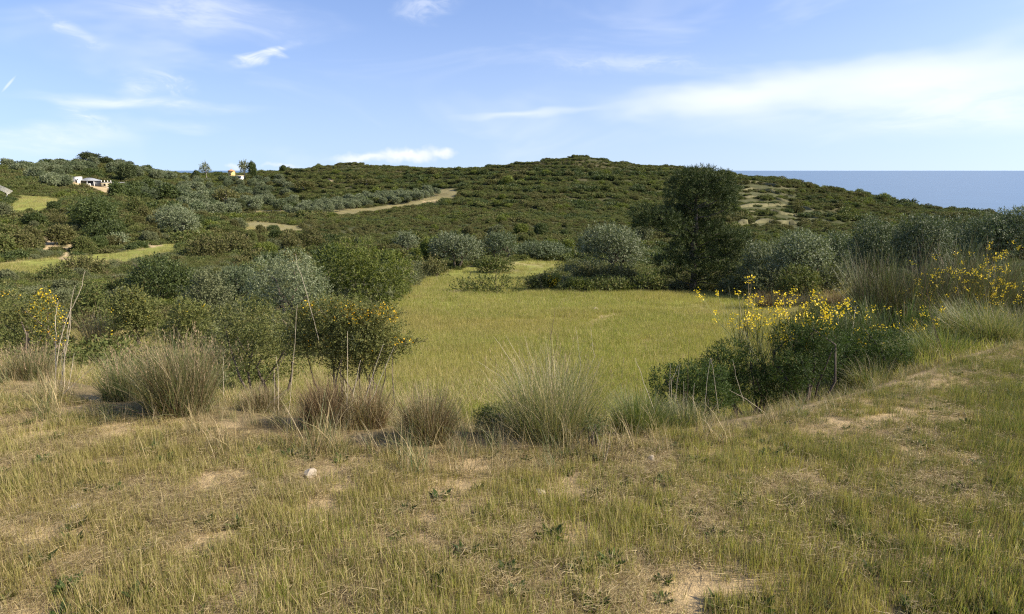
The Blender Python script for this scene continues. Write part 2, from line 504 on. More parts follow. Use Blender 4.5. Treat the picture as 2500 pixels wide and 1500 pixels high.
def build_ground():
    angs = np.concatenate([np.linspace(-180, -56, 32)[:-1], np.linspace(-56, -42, 24)[:-1], np.linspace(-42, 42, 330), np.linspace(42, 56, 24)[1:], np.linspace(56, 180, 32)[1:]])
    angs = np.radians(angs)
    rr = np.concatenate([[0.0, 0.35, 0.8], np.geomspace(1.2, 1600, 350)])
    A, R = np.meshgrid(angs, rr)
    X = R * np.sin(A); Y = R * np.cos(A)
    Z = ground_z(X, Y)
    nr, na = X.shape
    V = np.stack([X, Y, Z], -1).reshape(-1, 3)
    idx = np.arange(nr * na).reshape(nr, na)
    q = np.stack([idx[:-1, :-1], idx[:-1, 1:], idx[1:, 1:], idx[1:, :-1]], -1).reshape(-1, 4)[:, ::-1]
    me = make_mesh('ground', V, quads=q, mats=[ground_material()], smooth=True)
    # base colour of the earth, litter and herb layer
    x, y, z = V[:, 0], V[:, 1], V[:, 2]
    r = np.hypot(x, y)
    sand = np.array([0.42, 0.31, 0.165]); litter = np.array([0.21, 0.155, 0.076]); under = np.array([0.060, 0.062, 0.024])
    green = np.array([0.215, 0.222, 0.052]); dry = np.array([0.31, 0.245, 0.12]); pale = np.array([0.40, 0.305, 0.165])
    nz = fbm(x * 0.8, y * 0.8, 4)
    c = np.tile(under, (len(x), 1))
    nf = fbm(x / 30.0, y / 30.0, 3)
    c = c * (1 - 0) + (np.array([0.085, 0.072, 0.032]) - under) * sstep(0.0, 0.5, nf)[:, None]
    e = edge_y(np.where(y > 0.2, x, 0))
    wn = 1 - sstep(-0.1, 1.2, y - e + 0.7 * nz)
    wn = np.where(y < 0, 1.0, wn)
    ws = sstep(-0.10, 0.25, fbm(x * 2.6, y * 2.6, 4) + 0.02)
    near = litter + (sand - litter) * ws[:, None]
    c = c * (1 - wn[:, None]) + near * wn[:, None]
    bank = (1 - wn) * (1 - sstep(10, 15, y)) * (y > 0)
    c = c * (1 - bank[:, None]) + litter * bank[:, None]
    jx = x + 0.02 * r * nz; 
    f = zone(jx, y, z, FIELDS); c[f] = green + (dry - green) * sstep(0.12, 0.42, fbm(x[f] / 5.0, y[f] / 5.0, 3))[:, None] * 0.6
    f = zone(jx, y, z, DRY); c[f] = np.array([0.205, 0.178, 0.082])
    f = zone(jx, y, z, TERRACE); c[f] = np.array([0.085, 0.086, 0.036])
    f = zone(jx, y, z, SAND); c[f] = pale
    # bare terrace treads on the seaward slope
    u, v = project(x, y, z)
    m = (u > 1785) & (u < 2120) & (y > 100) & (y < 330)
    qf = (z + 0.25 * fbm(x / 20.0, y / 20.0, 2)) / 1.4
    fr = qf - np.floor(qf)
    mt = m & (fr > 0.5) & (fr < 0.8) & (fbm(x / 9.0, y / 9.0, 3) > -0.1)
    ca = me.color_attributes.new('tone', 'FLOAT_COLOR', 'POINT')
    ca.data.foreach_set('color', np.concatenate([c, np.ones((len(c), 1))], 1).astype(np.float32).ravel())
    o = link('ground', me)
    tag(o, 'sandy hillside ground running from the near bank to the far ridge', kind='structure')
    return o

GROUND = build_ground()


def build_sea():
    m = mat_new('sea_water')
    t = m.node_tree
    out = N(t, 'ShaderNodeOutputMaterial')
    b = N(t, 'ShaderNodeBsdfPrincipled')
    b.inputs['Roughness'].default_value = 0.25
    b.inputs['IOR'].default_value = 1.33
    b.inputs['Specular IOR Level'].default_value = 0.34
    L(t, b.outputs[0], out.inputs[0])
    geo = N(t, 'ShaderNodeNewGeometry')
    mp = N(t, 'ShaderNodeMapping'); mp.inputs['Scale'].default_value = (0.010, 0.0045, 1)
    L(t, geo.outputs['Position'], mp.inputs[0])
    n = N(t, 'ShaderNodeTexNoise'); n.inputs['Scale'].default_value = 1.0; n.inputs['Detail'].default_value = 6; n.inputs['Roughness'].default_value = 0.7
    L(t, mp.outputs[0], n.inputs['Vector'])
    r = N(t, 'ShaderNodeValToRGB')
    r.color_ramp.elements[0].position = 0.3; r.color_ramp.elements[0].color = (0.020, 0.068, 0.128, 1)
    r.color_ramp.elements[1].position = 0.7; r.color_ramp.elements[1].color = (0.036, 0.096, 0.165, 1)
    L(t, n.outputs['Fac'], r.inputs[0])
    mp2 = N(t, 'ShaderNodeMapping'); mp2.inputs['Scale'].default_value = (0.06, 0.022, 1)
    L(t, geo.outputs['Position'], mp2.inputs[0])
    n2 = N(t, 'ShaderNodeTexNoise'); n2.inputs['Scale'].default_value = 1.0; n2.inputs['Detail'].default_value = 3; n2.inputs['Roughness'].default_value = 0.6
    L(t, mp2.outputs[0], n2.inputs['Vector'])
    cap = N(t, 'ShaderNodeMapRange'); cap.inputs[1].default_value = 0.80; cap.inputs[2].default_value = 0.83
    L(t, n2.outputs['Fac'], cap.inputs[0])
    mx = N(t, 'ShaderNodeMix', data_type='RGBA'); L(t, cap.outputs[0], mx.inputs[0]); L(t, r.outputs[0], mx.inputs[6]); mx.inputs[7].default_value = (0.7, 0.75, 0.8, 1)
    L(t, mx.outputs[2], b.inputs['Base Color'])
    bu = N(t, 'ShaderNodeBump'); bu.inputs['Strength'].default_value = 0.12; bu.inputs['Distance'].default_value = 1.0
    L(t, n2.outputs['Fac'], bu.inputs['Height']); L(t, bu.outputs[0], b.inputs['Normal'])
    W = 60000.0
    ys = [250, 600, 1200, 2500, 6000, 15000, 70000]
    V = []; Q = []
    for yv in ys:
        V += [(-W, yv, -72), (W, yv, -72)]
    for i in range(len(ys) - 1):
        Q.append((2 * i, 2 * i + 1, 2 * i + 3, 2 * i + 2))
    o = link('sea', make_mesh('sea', V, quads=Q, mats=[m]))
    tag(o, 'calm blue sea reaching the horizon beyond the hill', kind='structure')

build_sea()

# ------------------------------------------------------------------ plant materials
def leaf_mat(name, c1, c2, trans=0.30, rough=0.55, spec=0.35, c3=None, p3=0.0, pos=0.0, posc=None):
    """c1..c2 varies leaf by leaf; c3 takes the share p3 of the leaves; posc drifts in over metres"""
    m = mat_new(name)
    t = m.node_tree
    out = N(t, 'ShaderNodeOutputMaterial')
    geo = N(t, 'ShaderNodeNewGeometry')
    mix = N(t, 'ShaderNodeMix', data_type='RGBA')
    L(t, geo.outputs['Random Per Island'], mix.inputs[0])
    mix.inputs[6].default_value = (*c1, 1); mix.inputs[7].default_value = (*c2, 1)
    col = mix.outputs[2]
    if c3 is not None:
        fr = N(t, 'ShaderNodeMath', operation='MULTIPLY'); L(t, geo.outputs['Random Per Island'], fr.inputs[0]); fr.inputs[1].default_value = 37.0
        fc = N(t, 'ShaderNodeMath', operation='FRACT'); L(t, fr.outputs[0], fc.inputs[0])
        lt = N(t, 'ShaderNodeMath', operation='LESS_THAN'); L(t, fc.outputs[0], lt.inputs[0]); lt.inputs[1].default_value = p3
        m3 = N(t, 'ShaderNodeMix', data_type='RGBA'); L(t, lt.outputs[0], m3.inputs[0]); L(t, col, m3.inputs[6]); m3.inputs[7].default_value = (*c3, 1)
        col = m3.outputs[2]
    if posc is not None:
        nz = N(t, 'ShaderNodeTexNoise'); nz.inputs['Scale'].default_value = pos; nz.inputs['Detail'].default_value = 3
        L(t, geo.outputs['Position'], nz.inputs['Vector'])
        mr = N(t, 'ShaderNodeMapRange'); mr.inputs[1].default_value = 0.42; mr.inputs[2].default_value = 0.62
        L(t, nz.outputs['Fac'], mr.inputs[0])
        m4 = N(t, 'ShaderNodeMix', data_type='RGBA'); L(t, mr.outputs[0], m4.inputs[0]); L(t, col, m4.inputs[6]); m4.inputs[7].default_value = (*posc, 1)
        col = m4.outputs[2]
    oi = N(t, 'ShaderNodeObjectInfo')
    mr = N(t, 'ShaderNodeMapRange'); mr.inputs[3].default_value = 0.86; mr.inputs[4].default_value = 1.14
    L(t, oi.outputs['Random'], mr.inputs[0])
    vs = N(t, 'ShaderNodeVectorMath', operation='SCALE'); L(t, col, vs.inputs[0]); L(t, mr.outputs[0], vs.inputs['Scale'])
    b = N(t, 'ShaderNodeBsdfPrincipled')
    b.inputs['Roughness'].default_value = rough
    b.inputs['Specular IOR Level'].default_value = spec
    L(t, vs.outputs[0], b.inputs['Base Color'])
    if trans > 0:
        tr = N(t, 'ShaderNodeBsdfTranslucent')
        vt = N(t, 'ShaderNodeVectorMath', operation='MULTIPLY'); L(t, vs.outputs[0], vt.inputs[0]); vt.inputs[1].default_value = (1.15, 1.25, 0.6)
        L(t, vt.outputs[0], tr.inputs['Color'])
        ms = N(t, 'ShaderNodeMixShader'); ms.inputs[0].default_value = trans
        L(t, b.outputs[0], ms.inputs[1]); L(t, tr.outputs[0], ms.inputs[2])
        L(t, ms.outputs[0], out.inputs[0])
    else:
        L(t, b.outputs[0], out.inputs[0])
    return m


def plain_mat(name, c, rough=0.85, var=0.25, scale=6.0, spec=0.2):
    m = mat_new(name)
    t = m.node_tree
    out = N(t, 'ShaderNodeOutputMaterial')
    b = N(t, 'ShaderNodeBsdfPrincipled'); b.inputs['Roughness'].default_value = rough; b.inputs['Specular IOR Level'].default_value = spec
    tc = N(t, 'ShaderNodeTexCoord')
    nz = N(t, 'ShaderNodeTexNoise'); nz.inputs['Scale'].default_value = scale; nz.inputs['Detail'].default_value = 5
    L(t, tc.outputs['Object'], nz.inputs['Vector'])
    mr = N(t, 'ShaderNodeMapRange'); mr.inputs[1].default_value = 0.3; mr.inputs[2].default_value = 0.7; mr.inputs[3].default_value = 1 - var; mr.inputs[4].default_value = 1 + var
    L(t, nz.outputs['Fac'], mr.inputs[0])
    vs = N(t, 'ShaderNodeVectorMath', operation='SCALE'); vs.inputs[0].default_value = c; L(t, mr.outputs[0], vs.inputs['Scale'])
    L(t, vs.outputs[0], b.inputs['Base Color'])
    bu = N(t, 'ShaderNodeBump'); bu.inputs['Strength'].default_value = 0.5; bu.inputs['Distance'].default_value = 0.02
    L(t, nz.outputs['Fac'], bu.inputs['Height']); L(t, bu.outputs[0], b.inputs['Normal'])
    L(t, b.outputs[0], out.inputs[0])
    return m

M = {}
M['olive'] = leaf_mat('olive_leaf', (0.095, 0.118, 0.052), (0.165, 0.185, 0.095), 0.18, 0.6, 0.25, c3=(0.23, 0.245, 0.15), p3=0.18)
M['olive_dark'] = leaf_mat('olive_leaf_deep', (0.060, 0.082, 0.034), (0.115, 0.138, 0.064), 0.18, 0.6, 0.25, c3=(0.165, 0.185, 0.105), p3=0.15)
M['pine'] = leaf_mat('pine_needle', (0.022, 0.034, 0.010), (0.048, 0.066, 0.018), 0.10, 0.6, 0.15, c3=(0.085, 0.10, 0.028), p3=0.13)
M['farpine'] = leaf_mat('dark_pine_needle', (0.040, 0.054, 0.020), (0.080, 0.094, 0.036), 0.12, 0.7, 0.15)
M['lentisk'] = leaf_mat('lentisk_leaf', (0.036, 0.054, 0.014), (0.076, 0.096, 0.024), 0.22, 0.55, 0.25, c3=(0.115, 0.145, 0.045), p3=0.14)
M['oak'] = leaf_mat('bright_green_leaf', (0.085, 0.108, 0.020), (0.150, 0.172, 0.034), 0.3, 0.6, 0.2, c3=(0.19, 0.19, 0.045), p3=0.12)
M['maquis'] = leaf_mat('maquis_leaf', (0.070, 0.088, 0.025), (0.130, 0.145, 0.042), 0.22, 0.65, 0.15, c3=(0.16, 0.14, 0.055), p3=0.15)
M['heath'] = leaf_mat('heath_leaf', (0.082, 0.086, 0.028), (0.132, 0.126, 0.045), 0.2, 0.7, 0.12, c3=(0.160, 0.135, 0.062), p3=0.14)
M['grey'] = leaf_mat('grey_green_leaf', (0.100, 0.112, 0.050), (0.165, 0.172, 0.086), 0.2, 0.65, 0.15)
M['feather'] = leaf_mat('feathery_green', (0.028, 0.050, 0.012), (0.068, 0.098, 0.024), 0.3, 0.6, 0.15)
M['thorn'] = leaf_mat('thorny_broom_leaf', (0.085, 0.096, 0.028), (0.165, 0.172, 0.054), 0.28, 0.6, 0.15, c3=(0.20, 0.18, 0.06), p3=0.12)
M['broom'] = leaf_mat('broom_rod', (0.075, 0.095, 0.034), (0.150, 0.165, 0.060), 0.2, 0.5, 0.3, c3=(0.20, 0.15, 0.075), p3=0.18)
M['broombrown'] = leaf_mat('broom_twig', (0.085, 0.070, 0.038), (0.16, 0.13, 0.07), 0.1, 0.7, 0.2, c3=(0.11, 0.12, 0.045), p3=0.4)
M['yellow'] = leaf_mat('yellow_petal', (0.78, 0.53, 0.02), (0.86, 0.66, 0.05), 0.25, 0.5, 0.2)
M['orange'] = leaf_mat('orange_petal', (0.72, 0.36, 0.015), (0.84, 0.60, 0.04), 0.25, 0.5, 0.2)
M['tussock'] = leaf_mat('tussock_blade', (0.135, 0.145, 0.058), (0.245, 0.220, 0.105), 0.25, 0.55, 0.3, c3=(0.40, 0.32, 0.19), p3=0.38)
M['tussock_brown'] = leaf_mat('dead_tussock_blade', (0.115, 0.075, 0.040), (0.225, 0.150, 0.080), 0.2, 0.65, 0.2, c3=(0.36, 0.28, 0.16), p3=0.2)
M['tussock_green'] = leaf_mat('green_tussock_blade', (0.080, 0.115, 0.038), (0.165, 0.190, 0.070), 0.3, 0.5, 0.3, c3=(0.30, 0.26, 0.12), p3=0.2)
M['straw'] = leaf_mat('straw', (0.27, 0.205, 0.10), (0.42, 0.335, 0.18), 0.2, 0.6, 0.3)
M['seed'] = leaf_mat('seed_head', (0.20, 0.145, 0.085), (0.34, 0.25, 0.155), 0.2, 0.7, 0.2)
M['stalk'] = plain_mat('dead_stalk', (0.50, 0.42, 0.30), 0.8, 0.2, 20)
M['stalk_dark'] = plain_mat('dark_stalk', (0.14, 0.10, 0.065), 0.8, 0.3, 20)
M['bark'] = plain_mat('bark', (0.13, 0.105, 0.080), 0.95, 0.4, 9)
M['bark_pale'] = plain_mat('pale_bark', (0.34, 0.30, 0.25), 0.9, 0.3, 6)
M['twig'] = plain_mat('twig_bark', (0.12, 0.095, 0.070), 0.9, 0.3, 15)
M['clod'] = plain_mat('earth_clod', (0.36, 0.27, 0.16), 0.95, 0.3, 8)
# meadow and bank grass
M['g_green'] = leaf_mat('meadow_blade', (0.195, 0.215, 0.046), (0.315, 0.305, 0.085), 0.4, 0.5, 0.3, c3=(0.44, 0.36, 0.17), p3=0.22, pos=0.5, posc=(0.30, 0.255, 0.090))
M['g_deep'] = leaf_mat('deep_green_blade', (0.085, 0.115, 0.028), (0.165, 0.185, 0.050), 0.35, 0.5, 0.3, c3=(0.22, 0.18, 0.075), p3=0.2)  # naturally deeper green grass, more common towards the right
M['g_dry'] = leaf_mat('dry_blade', (0.31, 0.235, 0.11), (0.48, 0.385, 0.20), 0.25, 0.6, 0.25, c3=(0.18, 0.125, 0.065), p3=0.25)
M['field'] = leaf_mat('field_blade', (0.210, 0.225, 0.050), (0.300, 0.305, 0.085), 0.4, 0.5, 0.25, c3=(0.42, 0.35, 0.15), p3=0.14, pos=0.13, posc=(0.330, 0.290, 0.100))
M['field_dry'] = leaf_mat('field_dry_blade', (0.33, 0.255, 0.12), (0.46, 0.37, 0.20), 0.3, 0.6, 0.25)


# ------------------------------------------------------------------ plant geometry
def unit(v):
    return v / np.maximum(np.linalg.norm(v, axis=-1, keepdims=True), 1e-9)

def leaves(P, D, length, width, rng, nrm=None):
    """one rhombic leaf per point: base P, pointing along D"""
    n = len(P)
    D = unit(D)
    side = unit(np.cross(D, rng.normal(size=(n, 3)) if nrm is None else nrm + rng.normal(size=(n, 3)) * 0.42))
    l = np.broadcast_to(np.asarray(length, float), (n,))[:, None]; w = np.broadcast_to(np.asarray(width, float), (n,))[:, None]
    V = np.stack([P, P + D * l * 0.5 + side * w * 0.5, P + D * l, P + D * l * 0.5 - side * w * 0.5], 1).reshape(-1, 3)
    Q = np.arange(n * 4).reshape(-1, 4)
    return V, Q

def blades(P, D, length, width, droop, rng, seg=2, tipw=0.15):
    """grass blades that bend over: ribbons with seg pieces"""
    n = len(P)
    D = unit(D)
    length = np.broadcast_to(np.asarray(length, float), (n,)); width = np.broadcast_to(np.asarray(width, float), (n,)); droop = np.broadcast_to(np.asarray(droop, float), (n,))
    hor = D * np.array([1, 1, 0.0]) + rng.normal(size=(n, 3)) * np.array([0.15, 0.15, 0])
    hor = unit(hor)
    side = unit(np.cross(hor, np.array([0, 0, 1.0])) + rng.normal(size=(n, 3)) * 0.35)
    pts = []
    p = P.copy(); d = D.copy()
    for k in range(seg + 1):
        wk = width * (1 - (1 - tipw) * (k / seg) ** 1.5) * 0.5
        pts.append(p - side * wk[:, None]); pts.append(p + side * wk[:, None])
        p = p + d * (length / seg)[:, None]
        d = unit(d + (hor * 0.6 + np.array([0, 0, -0.8])) * (droop * (k + 1) / seg)[:, None])
    V = np.stack(pts, 1)
    m = 2 * (seg + 1)
    base = (np.arange(n) * m)[:, None]
    Q = np.concatenate([np.stack([base[:, 0] + 2 * k, base[:, 0] + 2 * k + 1, base[:, 0] + 2 * k + 3, base[:, 0] + 2 * k + 2], 1) for k in range(seg)])
    tips = p
    return V.reshape(-1, 3), Q, (V[:, -1] + V[:, -2]) / 2

def tube(path, radii, k=6):
    path = np.asarray(path, float); n = len(path)
    V = []
    for i in range(n):
        d = path[min(i + 1, n - 1)] - path[max(i - 1, 0)]
        d = d / (np.linalg.norm(d) + 1e-9)
        a = np.cross(d, [0.31, 0.95, 0.07]); a /= np.linalg.norm(a) + 1e-9
        b = np.cross(d, a)
        for j in range(k):
            th = 2 * math.pi * j / k
            V.append(path[i] + radii[i] * (math.cos(th) * a + math.sin(th) * b))
    Q = [(i * k + j, i * k + (j + 1) % k, (i + 1) * k + (j + 1) % k, (i + 1) * k + j) for i in range(n - 1) for j in range(k)]
    return np.array(V), np.array(Q, int)

class Geo:
    def __init__(self): self.V = []; self.Q = []; self.m = []; self.n = 0
    def add(self, V, Q, mat=0):
        V = np.asarray(V); Q = np.asarray(Q)
        if len(V) == 0: return
        self.V.append(V); self.Q.append(Q + self.n); self.m.append(np.full(len(Q), mat)); self.n += len(V)
    def mesh(self, name, mats, smooth=False, xf=None):
        V = np.concatenate(self.V)
        if xf is not None: V = xf(V)
        return make_mesh(name, V, quads=np.concatenate(self.Q), qmat=np.concatenate(self.m), mats=mats, smooth=smooth)

def limb(a, b, r0, r1, rng, bend=0.12, n=5, k=6):
    a = np.asarray(a, float); b = np.asarray(b, float)
    ln = np.linalg.norm(b - a)
    ts = np.linspace(0, 1, n)
    off = rng.normal(size=(2, 3)) * bend * ln
    path = [a + (b - a) * t + off[0] * math.sin(math.pi * t) + off[1] * 0.5 * math.sin(2 * math.pi * t) for t in ts]
    return tube(path, [r0 + (r1 - r0) * t for t in ts], k)

def spray(lobes, twigs_per_m2, per, tl, ll, lw, rng, up=0.35, shell=(0.72, 1.02), spread=0.8, flat=1.0, bottom=-0.55):
    """leafy twigs spread through the outer shell of a set of (centre, radii) lobes"""
    Ps, Ds = [], []
    for c, r in lobes:
        c = np.asarray(c, float); r = np.broadcast_to(np.asarray(r, float), (3,))
        area = 4 * math.pi * ((r[0] * r[1]) ** 1.6 / 3 + (r[0] * r[2]) ** 1.6 / 3 + (r[1] * r[2]) ** 1.6 / 3) ** (1 / 1.6)
        n = max(6, int(area * twigs_per_m2))
        d = unit(rng.normal(size=(n, 3)))
        d = d[d[:, 2] > bottom - 0.3 * rng.random(len(d))]
        rad = shell[0] + (shell[1] - shell[0]) * rng.random(len(d)) ** 0.6
        wob = 1 + 0.16 * np.sin(d[:, 0] * 7 + c[0] * 3) * np.sin(d[:, 1] * 6 + c[1]) + 0.10 * np.sin(d[:, 2] * 9 + c[2] * 5)
        Ps.append(c + d * r * (rad * wob)[:, None]); Ds.append(d)
    P = np.concatenate(Ps); D = np.concatenate(Ds)
    n = len(P)
    tw = unit(D + np.array([0, 0, up]) + rng.normal(size=(n, 3)) * 0.45)
    t = np.tile(np.linspace(0, 1, per), n)
    Pt = np.repeat(P, per, 0) + np.repeat(tw, per, 0) * (t * tl)[:, None]
    Dt = np.repeat(tw, per, 0) + rng.normal(size=(n * per, 3)) * spread
    Dt[:, 2] *= flat
    return leaves(Pt, Dt, ll * (0.7 + 0.6 * rng.random(n * per)), lw * (0.7 + 0.6 * rng.random(n * per)), rng, nrm=np.repeat(unit(D + np.array([0, 0, 0.25])), per, 0))


def random_lobes(rng, n, w, d, h, base=0.15, rmin=0.22, rmax=0.36):
    """lobes packed in a w x d x h crown, standing on z = 0"""
    out = [((0, 0, h * 0.5), (w * 0.33, d * 0.33, h * 0.36))]
    for i in range(n):
        th = 2 * math.pi * (i + rng.random()) / n * 1.618 * 2
        el = rng.random() ** 0.8
        k = math.sqrt(max(0.0, 1 - (el * 0.95) ** 2))
        r = rmin + (rmax - rmin) * rng.random()
        rx = r * w * 0.62; rz = r * h * 0.75
        x = math.cos(th) * (w * 0.5 - rx) * k * (0.75 + 0.35 * rng.random()); y = math.sin(th) * (d * 0.5 - rx) * k * (0.75 + 0.35 * rng.random())
        z = base * h + rz + el * (h * (1 - base) - 2 * rz)
        out.append(((x, y, z), (rx, rx, rz)))
    return out


def crown_tree(rng, w, h, trunk_h, mat, trunk_mat, nl=15, dens=40, per=6, tl=0.25, ll=0.12, lw=0.04, stems=2, d=None, up=0.3, rt=0.10, spread=0.8, lobes=None, shell=(0.78, 1.02)):
    """returns (crown mesh, trunk mesh) standing on z = 0"""
    d = w if d is None else d
    ch = h - trunk_h
    if lobes is None:
        lobes = [((c[0], c[1], c[2] + trunk_h), r) for c, r in random_lobes(rng, nl, w, d, ch)]
    g = Geo(); g.add(*spray(lobes, dens, per, tl, ll, lw, rng, up=up, spread=spread, shell=shell))
    crown = g.mesh('crown', [mat])
    gt = Geo()
    bases = [rng.normal(size=2) * 0.07 * w * (stems > 1) for _ in range(stems)]
    mids = []
    for s in range(stems):
        m = np.array([bases[s][0] * 2.5, bases[s][1] * 2.5, trunk_h + ch * 0.22])
        gt.add(*limb((bases[s][0], bases[s][1], -0.15), m, rt, rt * 0.6, rng, 0.07, 6, 7))
        mids.append(m)
    for c, r in lobes:
        m = mids[rng.integers(len(mids))]
        gt.add(*limb(m, np.asarray(c), rt * 0.45, rt * 0.12, rng, 0.1, 4, 5))
    trunk = gt.mesh('trunk', [trunk_mat], smooth=True)
    return crown, trunk


def shrub_meshes(rng, w, h, mat, nl=7, dens=60, per=6, tl=0.15, ll=0.06, lw=0.03, up=0.4, d=None, spread=0.8, base=0.02, shell=(0.70, 1.03), twigmat='twig', stems=7, rt=0.02, lobes=None):
    d = w if d is None else d
    if lobes is None:
        lobes = random_lobes(rng, nl, w, d, h, base=base)
    g = Geo(); g.add(*spray(lobes, dens, per, tl, ll, lw, rng, up=up, spread=spread, shell=shell, bottom=-0.8))
    fol = g.mesh('foliage', [mat])
    gt = Geo()
    for i in range(stems):
        c, r = lobes[rng.integers(len(lobes))]
        gt.add(*limb((rng.normal() * 0.06 * w, rng.normal() * 0.06 * w, -0.08), np.asarray(c) + rng.normal(size=3) * 0.1 * w, rt, rt * 0.3, rng, 0.12, 5, 5))
    return fol, gt.mesh('stems', [M[twigmat]], smooth=True)


def tussock_mesh(rng, w, h, n, mats, bw=0.006, droop=(0.1, 0.6), spread=0.55, baser=0.18, seeds=0, seedmat=None, seg=3, lean=(0, 0)):
    """grass tussock: upright middle, leaning rim, a skirt of fallen blades; returns blades and seed head meshes"""
    g = Geo(); gs = Geo()
    a = rng.random(n) * 2 * math.pi; q = np.sqrt(rng.random(n)); rr = q * 0.34 * w
    wob = 1 + 0.25 * np.sin(3 * a + rng.random() * 6) * rng.random(n)
    P = np.stack([np.cos(a) * rr, np.sin(a) * rr, np.full(n, -0.03)], 1)
    out = spread * (0.15 + 0.85 * q * rng.random(n) ** 0.5) * wob
    th = a + rng.normal(size=n) * 0.8
    D = np.stack([np.cos(th) * out + lean[0] + rng.normal(size=n) * 0.20, np.sin(th) * out + lean[1] + rng.normal(size=n) * 0.20, np.ones(n)], 1)
    ln = h * (0.28 + 0.80 * rng.random(n) ** 0.7) * (1.02 - 0.30 * q ** 2)
    dr = droop[0] + (droop[1] - droop[0]) * rng.random(n) ** 1.4
    skirt = rng.random(n) < 0.16
    D[skirt, 2] = 0.1 + 0.5 * rng.random(skirt.sum()); ln[skirt] *= 0.7
    mi = rng.integers(len(mats), size=n)
    for k in range(len(mats)):
        s = mi == k
        V, Q, T = blades(P[s], D[s], ln[s], bw * (0.5 + 0.8 * rng.random(s.sum())), dr[s], rng, seg)
        g.add(V, Q, k)
        if seeds:
            sel = (ln[s] > 0.72 * h) & (rng.random(s.sum()) < seeds)
            if sel.any():
                tp = T[sel]
                for j in range(4):
                    V2, Q2 = leaves(tp - np.array([0, 0, 1.0]) * (0.025 * j), unit(rng.normal(size=(len(tp), 3)) * 0.3 + D[s][sel] * 0.6 + [0, 0, 0.6]), 0.032, 0.005, rng)
                    gs.add(V2, Q2)
    me = g.mesh('blades', mats)
    return me, (gs.mesh('seed_heads', [seedmat]) if seeds and gs.n else None)

# ------------------------------------------------------------------ uncountable cover: grass and far scrub
def scatter(name, label, P, rot, sc, idx, protos):
    me = bpy.data.meshes.new(name)
    me.vertices.add(len(P))
    me.vertices.foreach_set('co', np.asarray(P, np.float32).ravel())
    for nm, ty, dat, key in (('rot', 'FLOAT_VECTOR', rot, 'vector'), ('sc', 'FLOAT_VECTOR', sc, 'vector'), ('idx', 'INT', idx, 'value')):
        a = me.attributes.new(nm, ty, 'POINT')
        a.data.foreach_set(key, np.asarray(dat, np.int32 if ty == 'INT' else np.float32).ravel())
    c = bpy.data.collections.new(name + '_kinds')
    for i, p in enumerate(protos):
        ob = bpy.data.objects.new('%s_kind_%02d' % (name, i), p)
        c.objects.link(ob)
    ng = bpy.data.node_groups.new(name + '_nodes', 'GeometryNodeTree')
    ng.interface.new_socket('Geometry', in_out='INPUT', socket_type='NodeSocketGeometry')
    ng.interface.new_socket('Geometry', in_out='OUTPUT', socket_type='NodeSocketGeometry')
    gi = ng.nodes.new('NodeGroupInput'); go = ng.nodes.new('NodeGroupOutput')
    iop = ng.nodes.new('GeometryNodeInstanceOnPoints')
    ci = ng.nodes.new('GeometryNodeCollectionInfo')
    ci.inputs['Collection'].default_value = c
    ci.inputs['Separate Children'].default_value = True
    ci.inputs['Reset Children'].default_value = True
    L(ng, gi.outputs[0], iop.inputs['Points']); L(ng, ci.outputs[0], iop.inputs['Instance'])
    iop.inputs['Pick Instance'].default_value = True
    for nm, ty, sock in (('idx', 'INT', 'Instance Index'), ('rot', 'FLOAT_VECTOR', 'Rotation'), ('sc', 'FLOAT_VECTOR', 'Scale')):
        na = ng.nodes.new('GeometryNodeInputNamedAttribute'); na.data_type = ty
        na.inputs[0].default_value = nm
        L(ng, na.outputs[0], iop.inputs[sock])
    L(ng, iop.outputs[0], go.inputs[0])
    o = link(name, me)
    md = o.modifiers.new('scatter', 'NODES'); md.node_group = ng
    tag(o, label, kind='stuff')
    return o


def clump(rng, n, h, w, r, mats, probs, lean=0.35, droop=(0.0, 0.5), flat=0.0, seg=2):
    g = Geo()
    a = rng.random(n) * 6.283; rr = np.sqrt(rng.random(n)) * r
    P = np.stack([np.cos(a) * rr, np.sin(a) * rr, np.full(n, -0.01)], 1)
    th = rng.random(n) * 6.283; l = lean * rng.random(n)
    D = np.stack([np.cos(th) * l, np.sin(th) * l, np.ones(n)], 1)
    lie = rng.random(n) < flat
    D[lie, 2] = 0.12 * rng.random(lie.sum()); D[lie, 0] = np.cos(th[lie]); D[lie, 1] = np.sin(th[lie])
    P[lie, 2] = 0.01 + 0.04 * rng.random(lie.sum())
    ln = h * (0.4 + 0.75 * rng.random(n))
    dr = droop[0] + (droop[1] - droop[0]) * rng.random(n)
    dr[lie] *= 0.15
    mi = rng.choice(len(mats), size=n, p=probs)
    for k in range(len(mats)):
        s = mi == k
        if s.any():
            V, Q, _ = blades(P[s], D[s], ln[s], w * (0.6 + 0.8 * rng.random(s.sum())), dr[s], rng, seg)
            g.add(V, Q, k)
    return g.mesh('clump', mats)


